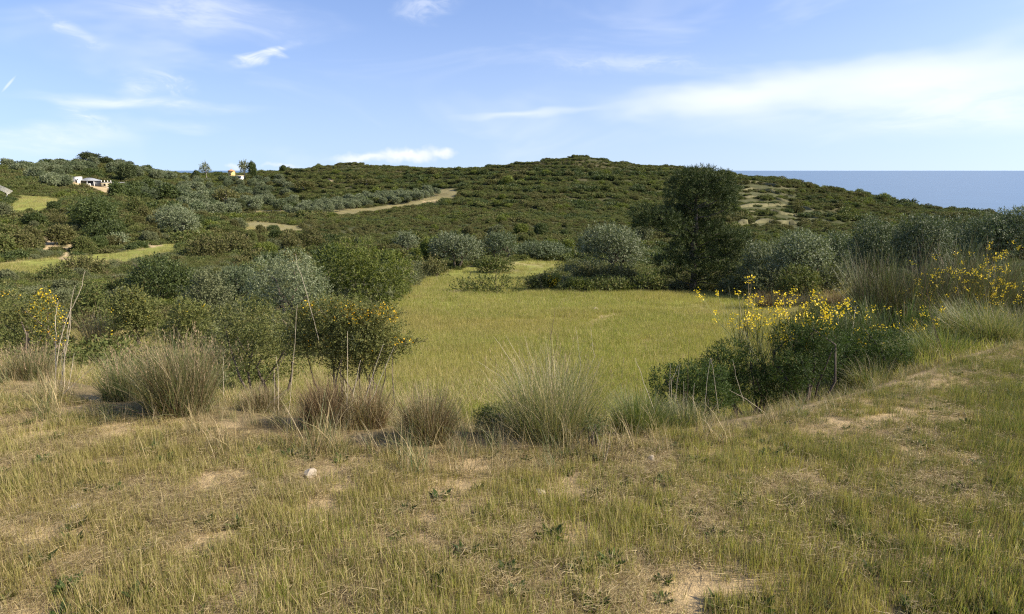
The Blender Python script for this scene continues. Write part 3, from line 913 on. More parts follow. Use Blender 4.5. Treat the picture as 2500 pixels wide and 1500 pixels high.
def build_near_grass():
    rng = np.random.default_rng(11)
    gg, gd, gdeep, st = M['g_green'], M['g_dry'], M['g_deep'], M['straw']
    pr = []
    for i in range(3): pr.append(clump(rng, 30, 0.075 + 0.022 * i, 0.0030, 0.070, [gg, gd], [.80, .20], lean=.35, droop=(0, .35)))              # 0-2 green
    for i in range(2): pr.append(clump(rng, 32, 0.075, 0.0030, 0.085, [gg, gd, st], [.45, .4, .15], lean=.6, flat=.25))  # 3-4 mixed
    for i in range(3): pr.append(clump(rng, 44, 0.075, 0.0028, 0.10, [gd, st], [.7, .3], lean=1.0, flat=.7))          # 5-7 dry mat
    for i in range(2): pr.append(clump(rng, 36, 0.09 + 0.025 * i, 0.0030, 0.075, [gdeep, gd], [.86, .14], lean=.45))     # 8-9 deep green
    pr.append(clump(rng, 4, 0.26, 0.0032, 0.08, [st, gd], [.7, .3], lean=1.0, flat=.75, droop=(0, .15)))               # 10 fallen straws
    pr.append(clump(rng, 4, 0.22, 0.0028, 0.05, [gg, st], [.6, .4], lean=.3, droop=(0, .25), seg=3))                    # 11 tall stems
    pr.append(clump(rng, 22, 0.26, 0.0034, 0.07, [gg, gd, st], [.45, .35, .2], lean=.5, droop=(.05, .6), seg=3))        # 12-14 rank grass on the rim
    pr.append(clump(rng, 20, 0.34, 0.0034, 0.07, [M['tussock'], M['tussock_brown'], st], [.5, .3, .2], lean=.5, droop=(.05, .6), seg=3))
    pr.append(clump(rng, 26, 0.22, 0.0034, 0.08, [M['tussock_green'], gdeep, gd], [.5, .3, .2], lean=.6, droop=(.1, .7), seg=3))
    pr.append(clump(rng, 46, 0.42, 0.0040, 0.12, [M['tussock'], M['tussock_brown'], gd], [.4, .35, .25], lean=.7, droop=(.05, .8), seg=3))
    pr.append(clump(rng, 40, 0.36, 0.0040, 0.12, [gd, st, M['tussock']], [.5, .2, .3], lean=.7, droop=(.05, .8), seg=3))
    pr.append(clump(rng, 50, 0.38, 0.0040, 0.13, [M['tussock_green'], M['tussock'], gd], [.45, .3, .25], lean=.7, droop=(.05, .8), seg=3))
    g = Geo()                                                                                                         # 18 low broad-leaved weed
    a = rng.random(22) * 6.283
    g.add(*leaves(np.zeros((22, 3)) + np.stack([np.cos(a), np.sin(a), np.zeros(22)], 1) * 0.012, np.stack([np.cos(a), np.sin(a), 0.25 + 0.7 * rng.random(22)], 1), 0.05 + 0.05 * rng.random(22), 0.024, rng, nrm=np.tile([0, 0, 1.0], (22, 1))))
    pr.append(g.mesh('weed', [M['feather']]))
    n = 170000
    x = rng.uniform(-9.5, 11, n); y = rng.uniform(0.9, 12.0, n)
    e = edge_y(x)
    keep = (np.abs(x) < 0.95 * y + 0.9) & (y < e + 3.2)
    x, y, e = x[keep], y[keep], e[keep]
    nz = fbm(x * 2.6, y * 2.6, 4); n2 = fbm(x * 2.9 + 40, y * 1.9, 4); n3 = fbm(x * 0.45 + 9, y * 0.45 + 3, 3)
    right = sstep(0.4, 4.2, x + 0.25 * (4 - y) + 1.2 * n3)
    bare = sstep(0.10, 0.40, nz + 0.15 * n2 - 0.26 * right + 0.06 * sstep(0.5, -3.0, x)) 
    rim = sstep(1.1, 0.2, np.abs(y - e + 0.35)) * 0.3 * (1 - 0.4 * right)
    dens = np.clip(1.0 - 0.76 * bare - 0.5 * rim, 0.20, 1)
    sea_side = sstep(0.9, 1.7, x)
    gap = sstep(-5.6, -5.0, x) * (1 - sstep(-3.1, -2.6, x))
    dens = np.where(y > e + 0.15, (0.10 + 0.22 * sstep(-0.1, 0.35, n2)) * (1 + 0.3 * sea_side) * (1 - 0.75 * gap), dens)
    keep = rng.random(len(x)) < dens
    x, y, e, right, n2, n3, bare, sea_side = (a[keep] for a in (x, y, e, right, n2, n3, bare, sea_side))
    n = len(x)
    z = ground_z(x, y)
    rimz = sstep(0.75, 0.1, np.abs(y - e - 0.15))
    g = rng.random(n); k = rng.random(n)
    green = np.clip(0.66 + 1.25 * n2 - 0.45 * bare, 0.12, 0.95)
    idx = np.where(g < green, rng.integers(0, 3, n), np.where(k < 0.42, rng.integers(3, 5, n), rng.integers(5, 8, n)))
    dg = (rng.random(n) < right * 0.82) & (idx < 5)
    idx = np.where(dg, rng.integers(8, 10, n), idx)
    kk = rng.random(n)
    idx = np.where(kk > 0.982, 18, idx)
    idx = np.where(kk < 0.022, 10, np.where(kk < 0.042, 11, idx))
    tall = (rng.random(n) < 0.07 * rimz * (0.5 + sstep(-0.3, 0.3, n3)))
    tall = tall | ((y > e + 0.2) & (rng.random(n) < 0.8))
    idx = np.where(tall, rng.integers(12, 18, n), idx)
    s = (0.62 + 0.52 * rng.random(n)) * (0.85 + 0.55 * np.clip(n2 + 0.1, -0.3, 0.5))
    s = s * (1 - 0.35 * sea_side * sstep(-1.2, -0.2, y - e))
    s = np.where(y > e + 0.1, s * (0.30 + 0.48 * rng.random(n) ** 1.5), s)
    rot = np.stack([rng.normal(size=n) * 0.1, rng.normal(size=n) * 0.1, rng.random(n) * 6.283], 1)
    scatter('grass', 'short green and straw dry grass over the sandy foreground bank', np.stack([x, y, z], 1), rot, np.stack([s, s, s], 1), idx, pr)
    print('near grass', n)

build_near_grass()


def build_pebbles():
    rng = np.random.default_rng(15)
    me = []
    for i in range(4):
        import bmesh
        bm = bmesh.new(); bmesh.ops.create_icosphere(bm, subdivisions=1, radius=1.0)
        for vt in bm.verts: vt.co = Vector((vt.co.x * (1 + rng.normal() * 0.16), vt.co.y * (0.8 + rng.normal() * 0.14), vt.co.z * (0.6 + rng.normal() * 0.10)))
        m = bpy.data.meshes.new('pebble'); bm.to_mesh(m); bm.free()
        m.materials.append(M['clod']); me.append(m)
    n = 2600
    x = rng.uniform(-8, 9, n); y = rng.uniform(1.0, 9, n)
    keep = (np.abs(x) < 0.95 * y + 0.9) & (y < edge_y(x) + 0.4) & (fbm(x * 2.6, y * 2.6, 4) > -0.02)
    x, y = x[keep], y[keep]; n = len(x)
    s = 0.006 + 0.018 * rng.random(n) ** 3
    scatter('pebbles', 'small clods and pebbles on the bare sandy soil', np.stack([x, y, ground_z(x, y)], 1), rng.random((n, 3)) * 0.6 + np.stack([np.zeros(n), np.zeros(n), rng.random(n) * 6], 1), np.stack([s, s, s], 1), rng.integers(0, 4, n), me)

build_pebbles()


def build_field_grass():
    rng = np.random.default_rng(12)
    fm, fd = M['field'], M['field_dry']
    pr = []
    for i in range(4): pr.append(clump(rng, 110, 0.17, 0.006, 0.28, [fm, fd], [.9, .1], lean=.35, droop=(0, .4)))
    for i in range(2): pr.append(clump(rng, 110, 0.17, 0.006, 0.28, [fd, fm], [.7, .3], lean=.7, droop=(0, .5), flat=.2))
    X, Y = [], []
    for (a, b, n) in ((7.5, 16, 9000), (16, 32, 14000), (32, 60, 12000), (60, 160, 9000), (120, 330, 6000)):
        s = rng.uniform(-0.9, 0.75, n); y = np.sqrt(rng.uniform(a * a, b * b, n))
        X.append(s * y); Y.append(y)
    x = np.concatenate(X); y = np.concatenate(Y)
    z = ground_z(x, y)
    f = zone(x, y, z, FIELDS); d = zone(x, y, z, DRY)
    sd = zone(x, y, z, SAND) & (rng.random(len(x)) < 0.8)
    bank = (y < 16) & ~f & ~d & (y > edge_y(x) + 0.3) & (rng.random(len(x)) < 0.7)
    keep = (f | d | bank) & ~sd
    x, y, z, f, d, bank = (a[keep] for a in (x, y, z, f, d, bank))
    n = len(x)
    nz = fbm(x / 5.0, y / 5.0, 3) * 0.7 + 0.7 * fbm(x / 14.0 + 8, y / 9.0, 3)
    pdry = np.clip(0.06 + 1.5 * (nz - 0.12), 0.03, 0.85)
    pdry = np.where(d, 0.95, np.where(bank, 0.62, pdry))
    idx = np.where(rng.random(n) < pdry, rng.integers(4, 6, n), rng.integers(0, 4, n))
    s = (0.7 + 0.6 * rng.random(n)) * np.clip(0.85 + y / 55.0, 1.0, 2.0)
    hh = s * np.where(d, 1.3, 0.9)
    rot = np.stack([np.zeros(n), np.zeros(n), rng.random(n) * 6.283], 1)
    scatter('field_grass', 'yellow green grass covering the lower fields and terraces', np.stack([x, y, z], 1), rot, np.stack([s, s, hh], 1), idx, pr)
    print('field grass', n)

build_field_grass()

KEEPOUT = []      # (x, y, radius) kept clear of scattered cover

def build_scrub():
    rng = np.random.default_rng(13)
    def proto(mat, n, ll, lw, w=1.0, h=0.8, nl=4, up=0.4):
        lob = []
        for _ in range(nl + 4):
            q = 0.55 * math.sqrt(rng.random()); th = rng.random() * 6.283; r = 0.14 + 0.20 * rng.random() * (1.2 - q)
            lob.append(((q * math.cos(th), q * math.sin(th), r * (0.5 + 0.9 * rng.random())), (r * (1 + 0.5 * rng.random()), r * (1 + 0.5 * rng.random()), r * (0.8 + 0.5 * rng.random()))))
        g = Geo(); g.add(*spray(lob, n / 3.2, 3, ll * 0.7, ll, lw, rng, up=up, shell=(0.5, 1.05), bottom=-0.4))
        return g.mesh('scrub', [M[mat]])
    # near undergrowth
    pu = []
    for mat in ('maquis', 'heath', 'grey', 'maquis', 'thorn', 'lentisk', 'oak', 'heath'):
        pu.append(proto(mat, 420, 0.075, 0.030))
    pu.append(clump(rng, 160, 0.75, 0.010, 0.22, [M['tussock_brown'], M['tussock']], [.6, .4], lean=.55, droop=(.1, .6), seg=3))
    n = 9000
    s = rng.uniform(-1.0, 1.0, n); y = np.sqrt(rng.uniform(8 ** 2, 70 ** 2, n)); x = s * y
    z = ground_z(x, y)
    op = zone(x, y, z, FIELDS + DRY + SAND)
    e = edge_y(x)
    u, v = project(x, y, z)
    keep = ~op & (y > e + 2.2) & ~((y < 17) & (u > 600) & (u < 2000))
    x, y, z, u = (a[keep] for a in (x, y, z, u))
    n = len(x)
    nz = fbm(x / 9.0, y / 9.0, 3)
    base = np.where(nz > 0.12, 1, np.where(nz > -0.05, 0, 2))
    idx = np.where(rng.random(n) < 0.5, base, rng.integers(0, 8, n))
    idx = np.where((idx == 6) & (rng.random(n) < 0.6), 3, idx)
    idx = np.where(rng.random(n) < 0.10, 8, idx)
    sc = (0.45 + 0.75 * rng.random(n) ** 1.5) * np.clip(0.6 + y / 50.0, 0.7, 1.6)
    sc = np.where(u > 1850, np.minimum(sc, 0.8), sc)
    sc = np.where((y > 30) & (u < 640), np.minimum(sc, 1.05), sc)
    sz = sc * (0.7 + 0.5 * rng.random(n))
    rot = np.stack([rng.normal(size=n) * 0.08, rng.normal(size=n) * 0.08, rng.random(n) * 6.283], 1)
    scatter('undergrowth', 'low mixed undergrowth between the bushes below the bank', np.stack([x, y, z - 0.05], 1), rot, np.stack([sc, sc, sz], 1), idx, pu)
    # far maquis
    pf = []
    for mat in ('maquis', 'maquis', 'heath', 'lentisk', 'heath', 'maquis', 'maquis', 'oak', 'maquis', 'maquis'):
        pf.append(proto(mat, 260, 0.15, 0.070))
    X, Y = [], []
    for (a, b, n) in ((60, 130, 11000), (130, 230, 17000), (230, 560, 60000)):
        s = rng.uniform(-1.0, 1.0, n); y = np.sqrt(rng.uniform(a * a, b * b, n)); X.append(s * y); Y.append(y)
    x = np.concatenate(X); y = np.concatenate(Y)
    z = ground_z(x, y)
    op = zone(x, y, z, FIELDS + DRY + SAND + TERRACE)
    u, v = project(x, y, z)
    qf = (z + 0.25 * fbm(x / 20.0, y / 20.0, 2)) / 1.4
    fr = qf - np.floor(qf)
    tread = (u > 1785) & (u < 2120) & (y > 100) & (y < 330) & (fr > 0.48) & (fr < 0.82)
    keep = ~op & ~(tread & (rng.random(len(x)) < 0.93))
    x, y, z, u, v = (a[keep] for a in (x, y, z, u, v))
    n = len(x)
    nz = fbm(x / 26.0, y / 26.0, 4); n2 = fbm(x / 60.0 + 7, y / 60.0, 3)
    big = sstep(0.05, 0.4, nz)
    keep = rng.random(n) < np.clip(0.93 + 0.5 * nz, 0.55, 1)
    x, y, z, u, v, nz, n2, big = (a[keep] for a in (x, y, z, u, v, nz, n2, big))
    n = len(x)
    base = np.where(n2 > 0.3, 2, np.where(nz > 0.15, 3, np.where(nz < -0.26, 4, 0)))
    idx = np.where(rng.random(n) < 0.55, base, rng.integers(0, 10, n))
    sc = (0.95 + 1.25 * rng.random(n) ** 2) * (1 + 0.5 * big * rng.random(n)) * np.clip(y / 170.0, 0.85, 1.5)
    crest = sstep(430, 405, v) * (u > 700)
    sc = sc * (1 - 0.35 * crest)
    q = z + 0.9 * fbm(x / 30.0 + 3, y / 30.0, 3)
    k = q / 2.3 - np.floor(q / 2.3)
    sc = sc * (0.72 + 0.75 * sstep(0.5, 0.8, k) * (rng.random(n) ** 0.7))
    sz = sc * (0.55 + 0.5 * rng.random(n))
    rot = np.stack([rng.normal(size=n) * 0.08, rng.normal(size=n) * 0.08, rng.random(n) * 6.283], 1)
    scatter('hillside_scrub', 'dense dark green maquis scrub covering the far hillsides', np.stack([x, y, z - 0.05], 1), rot, np.stack([sc, sc, sz], 1), idx, pf)
    print('scrub', n)

build_scrub()

# ------------------------------------------------------------------ things
def thing(name, label, cat, u, Y, parts, rotz=0.0, scale=(1, 1, 1), group=None, sink=0.0):
    x, y, z = spot(u, Y)
    e = bpy.data.objects.new(name, None)
    e.empty_display_size = 0.2
    COL.objects.link(e)
    e.location = (x, y, z - sink); e.rotation_euler = (0, 0, rotz); e.scale = scale
    tag(e, label, cat, group)
    for pn, me in parts:
        if me is not None:
            c = link(pn, me, parent=e)
            if pn in ('flowers', 'sprigs', 'sprig_stems', 'seed_heads', 'blades', 'rods'): c['kind'] = 'stuff'
    return e

def size(u, Y, vtop, wpx):
    x, y, z = spot(u, Y)
    k = Y * CP + 0.2 * abs(z)
    return wpx / F * k, z_at(vtop, Y) - z

def px_lobes(u0, Y, lst, depth=1.0, rng=RNG, jitter=0.35):
    """lobes given in photo pixels -> local metres at distance Y"""
    x0, y0, z0 = spot(u0, Y)
    k = Y * CP / F * 1.02
    out = []
    for (u, v, ru, rv) in lst:
        r = (ru * k, 0.5 * (ru + rv) * k * depth, rv * k)
        out.append((((u - u0) * k, rng.normal() * jitter * ru * k, z_at(v, Y) - z0), r))
    return out

def petals(lobes, n, per, sz, rng, zpow=0.5, jitter=0.04, top=0.0):
    """flower clusters sitting on the upper outside of lobes"""
    g = Geo()
    pick = rng.integers(len(lobes), size=n)
    C = np.array([lobes[i][0] for i in pick], float); R = np.array([np.broadcast_to(lobes[i][1], 3) for i in pick], float)
    d = rng.normal(size=(n, 3)); d[:, 2] = np.abs(d[:, 2]) * 0.9 + top; d[:, 1] -= 0.25
    d = unit(d)
    P = C + d * R * (0.95 + 0.2 * rng.random(n))[:, None]
    Pp = np.repeat(P, per, 0) + rng.normal(size=(n * per, 3)) * jitter
    g.add(*leaves(Pp, rng.normal(size=(n * per, 3)) + np.repeat(d, per, 0), sz * (0.7 + 0.6 * rng.random(n * per)), sz * 0.75, rng))
    return g

# ---- the pine by the field
def build_pine():
    rng = np.random.default_rng(21)
    Y = 46.5; u0 = 1690
    lst = [(1664, 434, 26, 16), (1704, 426, 28, 15), (1738, 438, 24, 14), (1650, 452, 24, 13), (1695, 450, 36, 16), (1745, 462, 26, 16), (1632, 474, 22, 13), (1676, 474, 34, 15), (1722, 482, 32, 16), (1760, 484, 20, 16),
           (1655, 498, 32, 13), (1765, 508, 18, 15),
           (1556, 522, 28, 17), (1594, 532, 44, 19), (1640, 524, 38, 15), (1690, 520, 36, 16), (1738, 524, 32, 17), (1580, 550, 36, 14), (1630, 550, 38, 12), (1680, 552, 34, 14), (1728, 552, 30, 13),
           (1700, 582, 34, 14), (1668, 588, 30, 14), (1745, 572, 34, 12), (1784, 584, 34, 15), (1800, 608, 26, 15), (1756, 606, 36, 14), (1668, 616, 36, 16), (1710, 628, 32, 14),
           (1768, 636, 28, 14), (1632, 642, 34, 14), (1690, 652, 40, 15), (1740, 660, 34, 14), (1788, 664, 22, 14), (1640, 674, 30, 12), (1712, 682, 30, 11), (1775, 690, 24, 10)]
    lobes = px_lobes(u0, Y, lst, 1.25, rng, 0.5)
    g = Geo()
    g.add(*spray(lobes, 36, 9, 0.28, 0.22, 0.030, rng, up=0.6, shell=(0.55, 1.12), spread=0.55, bottom=-0.5))
    crown = g.mesh('crown', [M['pine']])
    gt = Geo()
    top = np.array(lobes[3][0]); 
    path = [(0, 0, -0.3), (0.08, 0.05, 1.2), (-0.15, 0.1, 2.8), (0.05, 0, 4.6), (-0.1, 0.1, 6.4), tuple(np.array(lobes[1][0]))]
    gt.add(*tube(path, [0.26, 0.22, 0.19, 0.15, 0.10, 0.03], 9))
    for c, r in lobes:
        c = np.array(c)
        zb = max(0.5, c[2] - 0.7)
        i = np.interp(zb, [p[2] for p in path], range(len(path)))
        b = np.array([np.interp(zb, [p[2] for p in path], [p[k] for p in path]) for k in range(3)])
        gt.add(*limb(b, c, 0.06, 0.02, rng, 0.06, 5, 5))
    thing('pine_tree', 'tall dark pine with layered crown standing at the far edge of the grass field', 'tree', u0, Y,
          [('crown', crown), ('trunk', gt.mesh('trunk', [M['bark']], smooth=True))])

build_pine()

# ---- olive trees
def olive(label, u, Y, vtop, wpx, mat='olive', seed=1, trunk=0.12, group=None, stems=2, fine=1.0, nl=17, name='olive_tree', trunk_mat='bark', lobes_px=None):
    rng = np.random.default_rng(seed)
    w, h = size(u, Y, vtop, wpx)
    ll = np.clip(0.0034 * Y, 0.06, 0.24) * fine; lw = ll * 0.34
    dens = 1.05 / (ll * lw * 6) * 0.75
    lob = px_lobes(u, Y, lobes_px, 1.1, rng, 0.4) if lobes_px else None
    c, t = crown_tree(rng, w, h, trunk * h, M[mat], M[trunk_mat], nl=nl, dens=dens, per=6, tl=ll * 2.2, ll=ll, lw=lw, stems=stems, rt=0.035 * h + 0.03, lobes=lob, spread=0.75)
    return thing(name, label, 'tree', u, Y, [('crown', c), ('trunk', t)], group=group)

G_OL = 'olive trees around the field'
olive('broad rounded silvery olive tree behind the bend of the grass field', 1112, 72, 576, 146, seed=31, group=G_OL)
olive('smaller olive tree close behind the broad rounded olive at the field bend', 1222, 80, 574, 100, 'olive_dark', seed=32, group=G_OL)
olive('silvery olive tree growing against the shaded side of the tall pine', 1490, 57, 548, 172, seed=33, group=G_OL)
olive('low spreading grey olive behind the far end of the upper field', 1320, 86, 596, 150, 'olive_dark', seed=34, group=G_OL, trunk=0.05)
olive('olive tree just seaward of the tall pine', 1858, 44, 590, 125, seed=35, trunk=0.03, group=G_OL)
olive('olive tree in the middle of the row between pine and yellow broom', 1945, 41, 562, 150, seed=36, trunk=0.03, group=G_OL)
olive('olive tree at the broom end of the row beside the pine', 2025, 45, 572, 120, 'olive_dark', seed=37, trunk=0.03, group=G_OL)
olive('dark olive tree above the rust brown dry grass', 2125, 33, 528, 150, 'olive_dark', seed=38, trunk=0.04, group=G_OL)
olive('dark bushy olive tree directly behind the large flowering broom', 2230, 30, 524, 170, 'olive_dark', seed=39, trunk=0.04, group=G_OL)
olive('olive tree half hidden between broom and the forked trunk olive', 2325, 34, 530, 130, 'olive_dark', seed=40, trunk=0.04, group=G_OL)
olive('big dark olive with bare forked trunk at the right edge', 2435, 20.5, 512, 215, 'olive_dark', seed=41, trunk=0.30, group=G_OL, stems=2)
olive('round pale olive tree alone on the bushy left slope above a grass strip', 437, 93, 503, 112, seed=42, trunk=0.06)
olive('feathery silver olive tree beside the light green bush mass', 722, 27, 613, 205, seed=43, trunk=0.08, lobes_px=[(690, 700, 60, 45), (720, 655, 45, 38), (745, 690, 50, 50), (665, 665, 36, 34), (775, 710, 42, 46), (640, 720, 40, 40), (715, 735, 60, 40), (770, 750, 40, 30)])
olive('small pale olive among scrub uphill of the light green bush mass', 992, 104, 570, 60, seed=44)
olive('small grey olive bush below the dark slope thicket', 292, 80, 575, 38, seed=45)
olive('grey olive bush on the slope left of the feathery silver olive', 585, 30, 648, 110, 'olive_dark', seed=46, trunk=0.05)

# ---- medium bushes, one by one
def bush(label, u, Y, vtop, wpx, mat, seed, group=None, fl=None, nfl=0, fine=1.0, nl=13, name='bush', up=0.4, lobes_px=None, lr=0.5, fsz=None, dens=1.0, cat='bush', ftop=0.0):
    rng = np.random.default_rng(seed)
    w, h = size(u, Y, vtop, wpx)
    h = max(h, 0.25)
    ll = float(np.clip(0.0034 * Y, 0.018, 0.22)) * fine; lw = ll * lr
    lobes = px_lobes(u, Y, lobes_px, 1.0, rng, 0.4) if lobes_px else random_lobes(rng, nl, w, w * 0.9, h, base=0.0)
    dn = 1.0 / (ll * lw * 7) * 0.85 * dens
    f, s = shrub_meshes(rng, w, h, M[mat], dens=dn, per=7, tl=ll * 2.4, ll=ll, lw=lw, up=up, lobes=lobes, rt=0.012 + 0.008 * h)
    parts = [('foliage', f), ('stems', s)]
    if fl:
        fs = fsz or float(np.clip(0.0020 * Y, 0.016, 0.10))
        parts.append(('flowers', petals(lobes, nfl, 6, fs, rng, jitter=fs * 1.3, top=ftop).mesh('flowers', [M[fl]])))
    return thing(name, label, cat, u, Y, parts, group=group)

bush('large light green leafy bush mass bordering the field', 890, 34, 590, 240, 'oak', 51, nl=16, lr=0.55,
     lobes_px=[(830, 640, 45, 36), (880, 620, 48, 32), (800, 670, 36, 42), (850, 690, 52, 50), (920, 650, 46, 42), (960, 660, 42, 42), (900, 700, 50, 45), (985, 680, 24, 42), (945, 710, 42, 36), (830, 720, 50, 34), (870, 655, 50, 46)])
bush('dense dark glossy bush rising from the left thicket', 400, 31, 626, 180, 'lentisk', 52, nl=11, lr=0.5)
bush('long low dark hedge bush dividing the two field halves', 1190, 45, 680, 175, 'maquis', 53, lobes_px=[(1130, 712, 30, 22), (1160, 700, 34, 24), (1205, 696, 36, 24), (1245, 702, 26, 24), (1180, 718, 50, 20)])
bush('dark bush beside a small yellow broom at the field divide', 1315, 47, 676, 70, 'maquis', 54)
bush('pale brown bush below the olive next to the pine', 1435, 49, 655, 85, 'heath', 55)
bush('wide tawny bush in front of the silvery olive', 1505, 48, 652, 120, 'heath', 56)
bush('dark low bush at the foot of the olive by the pine', 1480, 45.6, 682, 150, 'maquis', 57, nl=12)
bush('small bush in shade under the left boughs of the pine', 1580, 45.6, 668, 80, 'maquis', 58)
bush('small grey bush under the right boughs of the pine', 1790, 44.5, 676, 80, 'grey', 59)
bush('low bush hiding the foot of the olive just seaward of the pine', 1868, 40, 655, 110, 'grey', 84)
bush('low dark bush at the foot of the middle olive of the row', 1945, 38, 652, 120, 'maquis', 85)
bush('low bush at the foot of the broom end olive', 2030, 39, 650, 100, 'grey', 86)
bush('brown bush beside the field below the broad rounded olive', 1062, 60, 632, 64, 'heath', 60)
bush('low dark bush line above the upper field end', 1205, 68, 638, 110, 'maquis', 61)
bush('small yellow flowering bush on the field divide', 1350, 47.5, 674, 45, 'oak', 62, fl='yellow', nfl=70, cat='bush')
bush('tall dark thicket bush high on the left slope', 232, 92, 482, 140, 'lentisk', 63, nl=12)
bush('dark green bush below the tall thicket on the left slope', 262, 86, 545, 110, 'lentisk', 64)
bush('brown heath bush left of the tall thicket', 130, 96, 528, 110, 'heath', 65)
bush('bright green bush low on the far left slope', 28, 70, 590, 100, 'oak', 66)
bush('dark bush over the left end of the grass strip', 140, 44, 650, 90, 'maquis', 67, nl=10)
bush('rounded grey brown bush over the middle of the grass strip', 205, 50, 632, 110, 'heath', 68)
bush('brown thicket bush at the right end of the grass strip', 505, 66, 580, 110, 'heath', 69, nl=10)
bush('tall brown thicket bush right of the lone slope olive', 570, 74, 570, 90, 'heath', 70)
bush('dark green bush in the dip behind the silver olive', 660, 60, 620, 80, 'lentisk', 71)
bush('dark round bush uphill of the light green bush mass', 805, 60, 592, 70, 'lentisk', 72)
bush('grey brown bush below the pale dry grass bank', 760, 100, 560, 90, 'heath', 73)
bush('grey green bush between dark glossy bush and silver olive', 520, 22, 660, 160, 'grey', 74, nl=10)
bush('olive green bush speckled with yellow below the dark glossy bush', 335, 19, 705, 130, 'thorn', 75, fl='yellow', nfl=16)
bush('brownish bush left of the yellow speckled bush', 235, 24, 700, 100, 'maquis', 76)
bush('yellow speckled bush below the grey green bush', 470, 17, 720, 120, 'thorn', 77, fl='yellow', nfl=10)
bush('grey green thorny bush behind the big straw tussock', 655, 8.6, 745, 270, 'thorn', 78, nl=12, dens=0.8,
     lobes_px=[(560, 800, 50, 50), (610, 780, 55, 45), (660, 790, 50, 48), (710, 800, 46, 48), (590, 860, 60, 50), (660, 860, 65, 55), (720, 870, 50, 45), (540, 850, 40, 45), (630, 910, 60, 40)])
bush('dusky bush with scattered orange flowers at the left edge', 55, 9.4, 690, 190, 'thorn', 79, fl='orange', nfl=45, nl=12,
     lobes_px=[(10, 740, 50, 40), (60, 745, 50, 40), (105, 770, 38, 36), (20, 800, 55, 45), (80, 810, 55, 45), (120, 830, 25, 28), (50, 860, 60, 40)])
bush('bright yellow flowering broom behind the orange flowered bush', 132, 11.5, 700, 72, 'broom', 80, fl='yellow', nfl=170, fsz=0.032, ftop=0.5)

# ---- orange flowering thorny broom in front of the field
def build_orange_bush():
    rng = np.random.default_rng(91)
    Y = 6.9; u0 = 872
    lst = [(745, 800, 38, 30), (790, 775, 46, 34), (845, 765, 48, 30), (900, 785, 50, 36), (945, 785, 40, 32), (870, 825, 56, 40), (800, 835, 46, 36), (938, 848, 42, 36), (985, 842, 26, 16), (1012, 838, 16, 8), (905, 885, 36, 28), (840, 885, 36, 26), (740, 850, 34, 26)]
    lobes = px_lobes(u0, Y, lst, 1.0, rng, 0.4)
    f, s = shrub_meshes(rng, 1.2, 1.0, M['thorn'], dens=1050, per=8, tl=0.12, ll=0.024, lw=0.011, up=0.35, lobes=lobes, rt=0.010, stems=18, shell=(0.45, 1.16), spread=0.9)
    x0, y0, z0 = spot(u0, Y)
    k = Y * CP / F
    tl = [l for l, p in zip(lobes, lst) if p[1] < 800]
    gf = petals(tl, 60, 8, 0.020, rng, jitter=0.022, top=0.3)
    gf2 = petals(lobes, 60, 6, 0.018, rng, jitter=0.018)
    gf.add(np.concatenate(gf2.V), np.concatenate(gf2.Q))
    # sprigs reaching out past the outline
    gs = Geo(); gl = Geo()
    for i in range(130):
        c, r = lobes[rng.integers(len(lobes))]
        d = rng.normal(size=3); d[2] = abs(d[2]) * 0.8; d = d / np.linalg.norm(d)
        a = np.array(c) + d * np.array(r) * 0.7; b = np.array(c) + d * (np.array(r) + 0.04 + 0.17 * rng.random() ** 2)
        gs.add(*limb(a, b, 0.003, 0.0012, rng, 0.1, 4, 4))
        tt = rng.random(26)[:, None]
        gl.add(*leaves(a + (b - a) * tt, rng.normal(size=(26, 3)) + d, 0.020, 0.009, rng))
    thing('thorny_broom', 'thorny bush with orange yellow flowers in front of the grass field', 'bush', u0, Y,
          [('foliage', f), ('stems', s), ('flowers', gf.mesh('flowers', [M['orange']])), ('sprig_stems', gs.mesh('sprig_stems', [M['twig']])), ('sprigs', gl.mesh('sprigs', [M['thorn']]))])

build_orange_bush()

